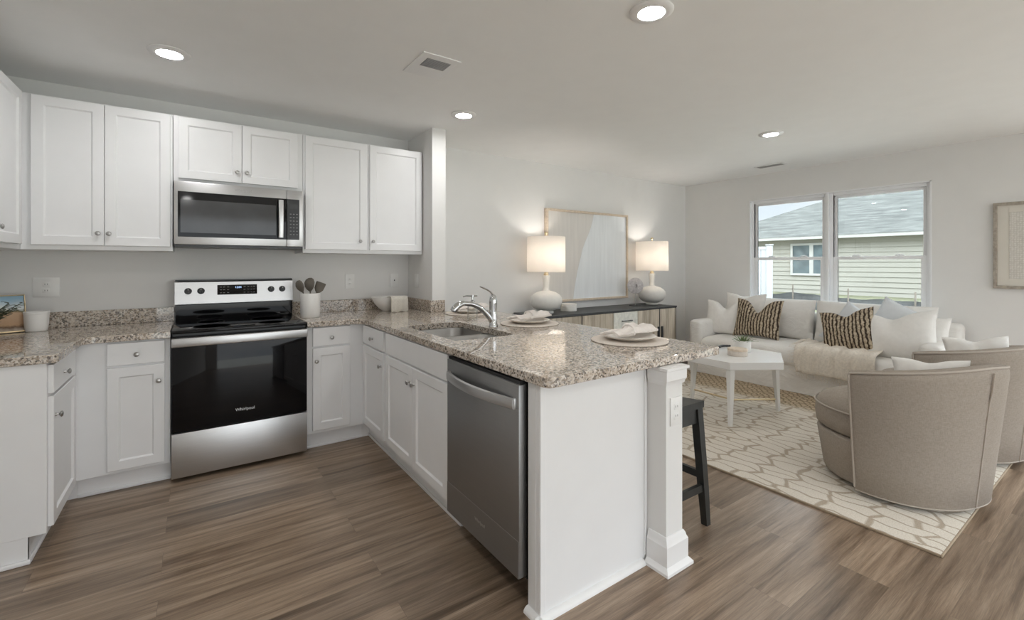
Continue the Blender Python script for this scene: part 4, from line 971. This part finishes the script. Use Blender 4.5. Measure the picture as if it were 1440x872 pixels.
for v_ in mb.bm.verts:
    c = v_.co; sag = 1 - ((c.y - (SY0 + SY1) / 2) / 1.1) ** 2
    if c.z > .36: c.z += .03 * max(0, sag) * (1 - ((c.x - 5.43) / .45) ** 2 * .8) - .006 * math.sin(c.y * 3 + 1) ** 2 
    c.z += .005 * math.sin(c.y * 14 + c.x * 6)
bmesh.ops.smooth_vert(mb.bm, verts=mb.bm.verts, factor=.4, use_axis_x=True, use_axis_y=True, use_axis_z=True)
mb.build('seat_cushion', 'linen_white', t, angle=70)
for nm, ya, yb in (('arm', SY1 - aw, SY1), ('arm', SY0, SY0 + aw)):
    mb = rbox(SX0 + .004, 6.03, ya, yb, .262, .640, .055, 5, 4, .004); bmesh.ops.smooth_vert(mb.bm, verts=mb.bm.verts, factor=.3, use_axis_x=True, use_axis_y=True, use_axis_z=True); mb.build(nm, 'linen_white', t, angle=70)
mb = rbox(5.86, SX1, SY0 + .02, SY1 - .02, .262, .765, .05, 5, 4, .003); mb.build('back', 'linen_white', t, angle=70)
def pillow_bm(mb, w_, h, th, chop=0, n=26, pinch=.07, crown=0):
    """cushion in local space: width X, height Z (bottom at 0), thickness Y"""
    fr = []
    for side in (-1, 1):
        g = []
        for i in range(n + 1):
            row = []
            for j in range(n + 1):
                u, v_ = 2 * i / n - 1, 2 * j / n - 1
                pu = 1 - pinch * (1 - v_ * v_) * abs(u) ** 2; pv = 1 - pinch * (1 - u * u) * abs(v_) ** 2
                x = u * w_ / 2 * pu; z = (v_ * pv + 1) / 2 * h
                y = side * th / 2 * ((1 - u ** 2) * (1 - v_ ** 2)) ** .42 * (1 - .18 * (u * u + v_ * v_) / 2)
                if v_ > -1: z -= chop * math.exp(-(u / .34) ** 2) * ((v_ + 1) / 2) ** 1.8
                if chop: y *= 1 - .35 * math.exp(-(u / .25) ** 2) * max(0, v_)
                y += .004 * math.sin(u * 7 + v_ * 3 + side) * (1 - u * u) * (1 - v_ * v_)
                if v_ < -.75: z += .012 * (abs(v_) - .75) / .25 * (1 - u * u)
                row.append((x, y, z))
            g.append(row)
        fr.append(g)
    vv = [[[None] * (n + 1) for _ in range(n + 1)] for _ in range(2)]
    for s in range(2):
        for i in range(n + 1):
            for j in range(n + 1):
                if s == 1 and (i in (0, n) or j in (0, n)): vv[1][i][j] = vv[0][i][j]
                else: vv[s][i][j] = mb.v(fr[s][i][j])
    for s in range(2):
        for i in range(n):
            for j in range(n):
                q = [vv[s][i][j], vv[s][i + 1][j], vv[s][i + 1][j + 1], vv[s][i][j + 1]]
                mb.f(q if s == 0 else q[::-1])
def pose(x, y, z, yaw, lean, roll=0):
    return Matrix.Translation((x, y, z)) @ Matrix.Rotation(yaw, 4, 'Z') @ Matrix.Rotation(lean, 4, 'X') @ Matrix.Rotation(roll, 4, 'Y')
YW = -PI / 2
for k, yc in enumerate((-1.335, -2.355)):
    mb = MB(); mb.T = pose(5.735, yc, .455, YW, -.20); pillow_bm(mb, 1.015, .47, .26, 0, 26, .02); mb.build('back_cushion', 'linen_white', t, angle=80)
def pillow(name, label, mat, w_, h, th, chop, T, pinch=.07, group='throw pillows on the sofa', uv=False):
    mb = MB(); mb.T = T; pillow_bm(mb, w_, h, th, chop, 26, pinch)
    o = mb.build(name, mat, org=T.translation, angle=80); tag(o, label, 'pillow', group)
    if uv:
        Ti = T.inverted(); og = Vector(ORG[o.name]); uvset(o, lambda co: ((Ti @ (co + og)).x, (Ti @ (co + og)).z))
    return o
pillow('throw_pillow', 'white pillow with a pinched top at the left end of the sofa, in front', 'pillow_white', .50, .44, .17, .09, pose(5.46, -.965, .440, YW + .10, -.24))
pillow('throw_pillow', 'white pillow at the left end of the sofa, tucked behind the front one', 'pillow_white', .50, .52, .16, .04, pose(5.64, -1.10, .450, YW, -.18))
pillow('throw_pillow', 'brown and cream striped pillow near the left end of the sofa', 'stripe', .52, .46, .16, .15, pose(5.40, -1.375, .470, YW + .04, -.30), uv=True)
pillow('throw_pillow', 'brown and cream striped pillow near the middle of the sofa, tilted', 'stripe', .47, .44, .17, .06, pose(5.34, -2.325, .455, YW - .05, -.32, -.22), uv=True)
pillow('throw_pillow', 'pale grey pillow peeking out behind the tilted striped pillow', 'pillow_blue', .48, .46, .15, .0, pose(5.52, -2.17, .44, YW, -.24, .55))
pillow('throw_pillow', 'pale grey pillow with its corner up behind the big white one', 'pillow_blue', .52, .50, .16, .0, pose(5.56, -2.52, .456, YW, -.22, .45))
pillow('throw_pillow', 'big white pillow in front at the right end of the sofa', 'pillow_white', .64, .47, .20, .06, pose(5.36, -2.665, .428, YW - .10, -.30, -.15))
pillow('throw_pillow', 'white pillow wedged between the right sofa arm and the big white pillow', 'pillow_white', .48, .40, .17, .0, pose(5.57, -2.745, .450, YW - .1, -.22))
# throw over the seat front
mb = MB()
def thr(u, v_):
    y = -1.86 - u * .66 - .03 * math.sin(v_ * 5) - .12 * v_
    s = v_ * .70
    if s < .40: x, z = 5.54 - s, .488 - .0 * s
    else:
        a = min((s - .40) / .08, 1) * PI / 2; x = 5.14 - .045 * math.sin(a); z = .488 - .05 + .05 * math.cos(a)
        if s > .48: z -= (s - .48) * .9; x -= .006
    f = .010 * math.sin(u * 26 + v_ * 4) + .006 * math.sin(u * 55 + v_ * 9)
    e = .012 + .006
    return Vector((x - (f + e if s > .42 else 0), y, z + (f + e if s <= .46 else 0)))
g1 = []; NU, NV = 40, 24
for k in (0, 1):
    g1.append([[thr(i / NU, j / NV) + (Vector((-.006, 0, .006)) if k else Vector((0, 0, 0))) for j in range(NV + 1)] for i in range(NU + 1)])
loops = [g1[0][i] + g1[1][i][::-1] for i in range(NU + 1)]
mb.loft(loops)
tt = thing('throw_blanket', 'oatmeal fringed throw draped over the front of the sofa seat', 'blanket', (5.3, -2.2, .49))
mb.build('cloth', 'throw', tt, angle=80)
mb = MB()
for i in range(60):
    p = thr(i / 59, 1.0) + Vector((-.004, 0, 0)); mb.tube([p, p + Vector((-.006, random.uniform(-.006, .006), -.025)), p + Vector((-.002, random.uniform(-.012, .012), -random.uniform(.045, .06)))], [.0022, .002, .0012], 5)
for i in range(44):
    p = thr(0, i / 43); mb.tube([p, p + Vector((-.01, .025, .002)), p + Vector((-.02, .05, .002))], [.0022, .002, .0012], 5)
o_ = mb.build('fringe', 'throw', tt); o_['kind'] = 'stuff'

# ---------------------------------------------------------------- coffee table
TCX, TCY, TR, TTZ = 4.035, -1.872, .440, .528
def hexv(r, z, a0=28): return [(TCX + r * math.cos(math.radians(a0 + 60 * k)), TCY + r * math.sin(math.radians(a0 + 60 * k)), z) for k in range(6)]
HA = -31.5 - 180  # a vertex points towards the stool side
HA = 207.0
t = thing('coffee_table', 'white hexagonal coffee table with three tapered legs on the rug', 'coffee table', (TCX, TCY, RZ))
mb = MB(); mb.loft([hexv(TR - .004, TTZ - .062, HA), hexv(TR, TTZ - .058, HA), hexv(TR, TTZ - .002, HA), hexv(TR - .003, TTZ, HA)]); mb.build('top', 'table_white', t, angle=20)
mids = []
for k in (0, 2, 4):
    a = math.radians(HA + 60 * k); d = Vector((math.cos(a), math.sin(a), 0)); s = Vector((-d.y, d.x, 0))
    c0 = Vector((TCX, TCY, 0)) + d * (TR - .055); c1 = Vector((TCX, TCY, 0)) + d * (TR - .025)
    mb = MB(); loops = []
    for c, z, wd in ((c1, RZ, .019), (c0, TTZ - .062, .036)):
        loops.append([(c + d * wd * i + s * wd * j) + Vector((0, 0, z)) for i, j in ((1, 0), (.5, .9), (-.5, .9), (-1, 0), (-.5, -.9), (.5, -.9))])
    mb.loft(loops); mb.build('leg', 'table_white', t, angle=20)
    q = c1 + (c0 - c1) * .2; mids.append(Vector((q.x, q.y, .115)))
for q in mids:
    mb = MB(); mb.tube([q, (TCX, TCY, .115)], .008, 8); mb.build('stretcher', 'brass', t)
# things on the table
t = thing('succulent_pot', 'white pot with a green succulent on the hexagonal coffee table', 'plant', (4.185, -1.885, TTZ))
pc = (4.185, -1.885)
mb = MB(); mb.lathe([(.060, .0005), (.064, .004), (.068, .10), (.065, .104), (.061, .10), (.06, .085), (0, .082)], (*pc, TTZ), 32); mb.build('pot', 'ceramic', t, angle=50)
mb = MB()
for k in range(46):
    a = k * 2.4; r0 = .045 * math.sqrt(k / 46); e = 1.2 - k / 46 * 1.0
    leaf(mb, Vector((pc[0] + r0 * math.cos(a), pc[1] + r0 * math.sin(a), TTZ + .082)), Vector((math.cos(a) * math.cos(e), math.sin(a) * math.cos(e), math.sin(e) * 1.0 + .15)), random.uniform(.05, .095), .011)
mb.build('foliage', 'leaf', t)
t = thing('round_box', 'low round beige box in front of the succulent pot', 'box', (3.985, -1.945, TTZ))
mb = MB(); mb.lathe([(.076, .0005), (.079, .003), (.079, .040), (.076, .042)], (3.985, -1.945, TTZ), 40); mb.build('body', 'charger', t, angle=40)
mb = MB(); mb.lathe([(.076, .0425), (.080, .044), (.080, .058), (.076, .062), (0, .063)], (3.985, -1.945, TTZ), 40); mb.build('lid', 'light_wood', t, angle=40)
t = thing('bead_garland', 'string of black beads lying across the coffee table behind the round box', 'garland', (4.2, -1.60, TTZ))
mb = MB(); mb2 = MB(); pp = []
for i in range(34):
    s = i / 33; pp.append(Vector((4.055 + .24 * s + .02 * math.sin(s * 7), -1.545 - .16 * s + .03 * math.sin(s * 9), TTZ + .0115)))
for p in pp: mb.lathe([(.0, -.011), (.008, -.008), (.011, 0), (.008, .008), (0, .011)], p, 10)
mb2.tube(pp, .002, 5)
mb.build('bead_string', 'beads', t); mb2.build('cord', 'beads', t)

# ---------------------------------------------------------------- barrel swivel chair
HALF = math.radians(79)
def make_chair(label):
    """round swivel tub: a drum seat with a flared shell wrapping its back"""
    t = thing('armchair', label, 'armchair', (0, 0, 0), 'beige barrel armchairs')
    B0 = .030; N = 61
    def R(z): return .400 + .075 * (z / .77)
    def topz(s): return .782 - .078 * abs(s) ** 1.6
    def pt(s, r, z):
        a = -PI / 2 + s * HALF; c_, s_ = math.cos(a), math.sin(a); k = (abs(c_) ** 2.25 + abs(s_) ** 2.25) ** (-1 / 2.25)
        return (r * k * c_, r * k * s_, z)
    st = [('o', q) for q in (0, .012, .25, .5, .75, .93, .97, .99)] + [('t', .3), ('t', .7)] + [('i', q) for q in (.985, .93, .7, .34)]
    def section(s, shrink=0):
        out = []; z1 = topz(s)
        for side, q in st:
            z = B0 + q * (z1 - B0); ins = 0
            if side == 'o': ins = {0: .012, .97: .004, .99: .014}.get(q, 0)
            elif side == 't': z = z1 + .002; ins = .014 + .066 * q
            else: ins = .088 if q == .985 else .095
            ins = ins + (.048 - ins) * shrink
            if shrink: z = z1 - .02 + (z - z1 + .02) * (1 - .06 * shrink) if z > .5 else z
            out.append(pt(s, R(z) - ins, z))
        return out
    e1, e2 = 1 + .014 / HALF / .45, 1 + .022 / HALF / .45
    loops = [section(-e2, .75), section(-e1, .30)] + [section(2 * k / (N - 1) - 1) for k in range(N)] + [section(e1, .30), section(e2, .75)]
    mb = MB(); mb.loft(loops); mb.build('shell', 'chair_linen', t, angle=60)
    def dloop(rx, rb, rf, z, ex=2.15, n=48):
        out = []
        for i in range(n):
            th = 2 * PI * i / n; c, s_ = math.cos(th), math.sin(th)
            out.append((rx * math.copysign(abs(c) ** (2 / ex), c), (rf if s_ > 0 else rb) * math.copysign(abs(s_) ** (2 / ex), s_), z))
        return out
    mb = MB(); mb.loft([dloop(.335, .30, .315, B0), dloop(.342, .30, .328, B0 + .02), dloop(.355, .30, .352, .18), dloop(.362, .30, .372, .270), dloop(.350, .29, .362, .284)]); mb.build('seat_base', 'chair_linen', t, angle=50)
    mb = MB(); mb.loft([dloop(.325, .26, .355, .286), dloop(.350, .27, .385, .305), dloop(.356, .272, .394, .365), dloop(.352, .27, .388, .425), dloop(.324, .26, .357, .472), dloop(.24, .20, .27, .505), dloop(.10, .10, .12, .518)])
    c = mb.build('seat_cushion', 'chair_linen', t, angle=70)
    mb = MB(); mb.tube(dloop(.356, .274, .394, .431), .006, 8, closed=True); mb.build('piping', 'piping', c)
    mb = MB(); rim = []
    for k in range(N):
        s_ = 2 * k / (N - 1) - 1; rim.append(pt(s_, R(.76) - .010, topz(s_) - .006))
    fr = [pt(-1 - .004, R(z) - .002, z) for z in [B0 + .02 + (topz(1) - .02 - B0 - .02) * q / 6 for q in range(7)]]
    fl = [pt(1 + .004, R(z) - .002, z) for z in [B0 + .02 + (topz(1) - .02 - B0 - .02) * q / 6 for q in range(7)]]
    mb.tube(fr + rim + fl[::-1], .0062, 8); mb.build('rim_welt', 'piping', t)
    mb = MB(); mb.tube([pt(0, R(z) + .0015 + (.006 if z > .6 else 0), z) for z in [B0 + .01 + (.745 - B0) * q / 8 for q in range(9)]], .0045, 6); mb.build('back_seam', 'piping', t)
    mb = MB(); mb.tube([pt(2 * k / (N - 1) - 1, R(B0) - .004, B0 + .006) for k in range(N)], .006, 6); mb.build('bottom_welt', 'piping', t)
    mb = MB(); mb.cyl((0, 0, 0), .27, B0 + .002); mb.build('swivel_base', 'chair_base', t)
    return t
ch = make_chair('beige linen barrel armchair nearest the camera at the right')
ch.location = (3.580, -3.120, RZ); ch.rotation_euler = (0, 0, -.33)
c2 = copy_tree(ch); c2['label'] = 'beige linen barrel armchair behind the nearest one, cut off by the right picture edge'
c2.location = (4.600, -3.150, RZ); c2.rotation_euler = (0, 0, -.33)
pillow('lumbar_pillow', 'cream lumbar pillow showing over the side of the nearest armchair', 'pillow_white', .36, .26, .12, .02, pose(3.70, -3.285, RZ + .485, math.radians(-68), -.22, -.04), group='cream pillows in the armchairs')
pillow('lumbar_pillow', 'cream pillow with its corner up in the armchair cut off by the right picture edge', 'pillow_white', .36, .31, .13, .03, pose(4.76, -3.32, RZ + .475, math.radians(-68), -.22, -.10), group='cream pillows in the armchairs')

# ---------------------------------------------------------------- bar stool behind the post
t = thing('bar_stool', 'black wooden backless stool tucked under the overhang behind the post', 'stool', (2.08, -2.52, 0))
BX0, BX1, BY0, BY1, BZ = 1.925, 2.235, -2.728, -2.310, .628
mb = MB(); rows = []
for i in range(9):
    x = BX0 + (BX1 - BX0) * i / 8; rows.append([(x, BY0, BZ - .034), (x, BY0, BZ), (x, BY0 + .10, BZ - .010), (x, (BY0 + BY1) / 2, BZ - .015), (x, BY1 - .10, BZ - .010), (x, BY1, BZ), (x, BY1, BZ - .034)])
mb.loft(rows); mb.build('seat', 'black_wood', t, angle=30)
cxs, cys = (BX0 + BX1) / 2, (BY0 + BY1) / 2
legp = {}
for i, (x, y) in enumerate(((BX0 + .03, BY0 + .03), (BX1 - .026, BY0 + .026), (BX1 - .03, BY1 - .03), (BX0 + .03, BY1 - .03))):
    fx_ = x + (.035 if x > cxs else -.012); fy_ = y + (-.030 if y < cys else .030); hw = .021; hf = .019
    mb = MB(); loops = []
    for z, s in ((0, 0), (.19, .30), (.30, .48), (BZ - .034, 1)):
        h = hf + (hw - hf) * s - (.003 if z == 0 else 0); X, Y = fx_ + (x - fx_) * s, fy_ + (y - fy_) * s
        loops.append([(X - h, Y - h, z), (X + h, Y - h, z), (X + h, Y + h, z), (X - h, Y + h, z)])
    mb.loft(loops); mb.build('leg', 'black_wood', t, angle=20)
    legp[i] = lambda z, x=x, y=y, fx_=fx_, fy_=fy_: Vector((fx_ + (x - fx_) * z / .594, fy_ + (y - fy_) * z / .594, z))
for i, j, z in ((0, 1, .19), (1, 2, .25), (2, 3, .19), (3, 0, .25)):
    a, b_ = legp[i](z), legp[j](z); d = (b_ - a).normalized(); s = Vector((-d.y, d.x, 0)) * .010
    mb = MB(); mb.loft([[c - s + Vector((0, 0, -.018)), c + s + Vector((0, 0, -.018)), c + s + Vector((0, 0, .018)), c - s + Vector((0, 0, .018))] for c in (a, b_)]); mb.build('rail', 'black_wood', t, smooth=False)
    a, b_ = legp[i](.555), legp[j](.555)
    mb = MB(); mb.loft([[c - s + Vector((0, 0, -.038)), c + s + Vector((0, 0, -.038)), c + s + Vector((0, 0, .0385)), c - s + Vector((0, 0, .0385))] for c in (a, b_)]); mb.build('apron', 'black_wood', t, smooth=False)

# ---------------------------------------------------------------- outside
mb = MB(); mb.loft([[(-30, y, -.6), (-30, y, -.35), (6.3, y, -.35), (12, y, -.33), (20, y, -.12), (23.6, y, -.03), (60, y, .1), (60, y, -.6)] for y in (-60, 60)])
struct('ground', mb, 'ground', smooth=False)
mb = MB(); mb.loft([[(15, y, -.5), (15, y, -.24), (20, y, -.11), (23.6, y, -.02), (60, y, .11), (60, y, -.5)] for y in (-60, 60)])
struct('lawn', mb, 'lawn', smooth=False)
HX, HY0, HY1, EZ = 23.5, -22.0, 10.4, 2.47
t = thing('neighbour_house', 'cream-sided single-storey house with grey shingle roof outside the window', 'house', (HX, -6, -.05))
prof = [(HX + .2, -.05)]; z = -.05
while z < EZ - .05:
    prof += [(HX - .034, z), (HX - .030, z + .008), (HX - .003, z + .205), (HX - .003, z + .21)]; z += .21
prof += [(HX + .2, z)]
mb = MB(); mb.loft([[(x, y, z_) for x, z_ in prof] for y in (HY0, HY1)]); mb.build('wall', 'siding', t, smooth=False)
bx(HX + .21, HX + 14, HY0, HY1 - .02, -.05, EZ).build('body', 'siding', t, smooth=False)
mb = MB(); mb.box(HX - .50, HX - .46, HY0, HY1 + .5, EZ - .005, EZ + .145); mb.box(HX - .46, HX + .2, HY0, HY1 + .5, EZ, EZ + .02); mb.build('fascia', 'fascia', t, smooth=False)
x0, RR = HX - .52, 7.6; ez = EZ + .135; ra = HY1 + .5
mb = MB()
va, vb, vc, vd, ve, vf = [mb.v(p) for p in ((x0, ra, ez), (x0, HY0, ez), (x0 + RR, HY0, ez + .455 * RR), (x0 + RR, ra - RR, ez + .455 * RR), (x0 + 2 * RR, ra, ez), (x0 + 2 * RR, HY0, ez))]
for q in ((va, vb, vc, vd), (va, vd, ve), (ve, vd, vc, vf), (vb, vf, vc), (va, ve, vf, vb)): mb.f(q)
rf = mb.build('roof', 'shingle', t, smooth=False)
uvset(rf, lambda co: (co.y, co.x * 1.1))
wy0, wy1, wz0, wz1 = 4.40, 5.99, .90, 2.20
mb = MB(); q = .10
for a in ((wy0 - q, wy1 + q, wz0 - q, wz0), (wy0 - q, wy1 + q, wz1, wz1 + q), (wy0 - q, wy0, wz0, wz1), (wy1, wy1 + q, wz0, wz1), ((wy0 + wy1) / 2 - .08, (wy0 + wy1) / 2 + .08, wz0, wz1)): mb.box(HX - .09, HX - .01, a[0], a[1], a[2], a[3])
mb.box(HX - .075, HX - .025, wy0, wy1, 1.52, 1.60)
hw_ = mb.build('window', 'fascia', t, smooth=False)
bx(HX - .05, HX - .036, wy0, wy1, wz0, wz1).build('pane', 'house_glass', hw_, smooth=False)
t = thing('vinyl_fence', 'white vinyl fence end with a square post at the left edge of the window view', 'fence', (16, 3.5, -.35))
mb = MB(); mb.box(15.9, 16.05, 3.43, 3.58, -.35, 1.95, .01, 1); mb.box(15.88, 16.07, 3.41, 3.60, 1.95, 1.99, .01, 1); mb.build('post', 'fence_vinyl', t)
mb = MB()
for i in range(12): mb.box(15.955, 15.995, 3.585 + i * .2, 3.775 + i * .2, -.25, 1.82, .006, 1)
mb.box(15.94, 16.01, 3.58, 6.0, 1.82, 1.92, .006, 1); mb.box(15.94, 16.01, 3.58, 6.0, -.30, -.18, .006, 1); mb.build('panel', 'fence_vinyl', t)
t = thing('silt_fence', 'low black silt fence with thin stakes in the yard outside', 'fence', (17, 1, -.25))
SFX = 17.0
mb = MB(); rows = []
for i in range(91):
    y = 5.2 - i * .12; top = .25 + .015 * math.sin(i * .9) + .012 * math.sin(i * .37) + .10 * math.exp(-((y - 3.15) / .7) ** 2); xx = SFX + .03 * math.sin(i * .5)
    rows.append([(xx, y, -.28)] + [(xx - .02 - .015 * (k % 2), y, -.2 + (top + .2) * k / 9) for k in range(10)] + [(xx + .01, y, top), (xx + .02, y, -.28)])
mb.loft(rows); mb.build('fabric', 'silt', t)
for y, h_ in ((3.19, .63), (1.58, .56), (-.04, .53), (-1.7, .55)):
    bx(SFX - .08, SFX - .045, y - .018, y + .018, -.30, h_).build('stake', 'stake', t, smooth=False)
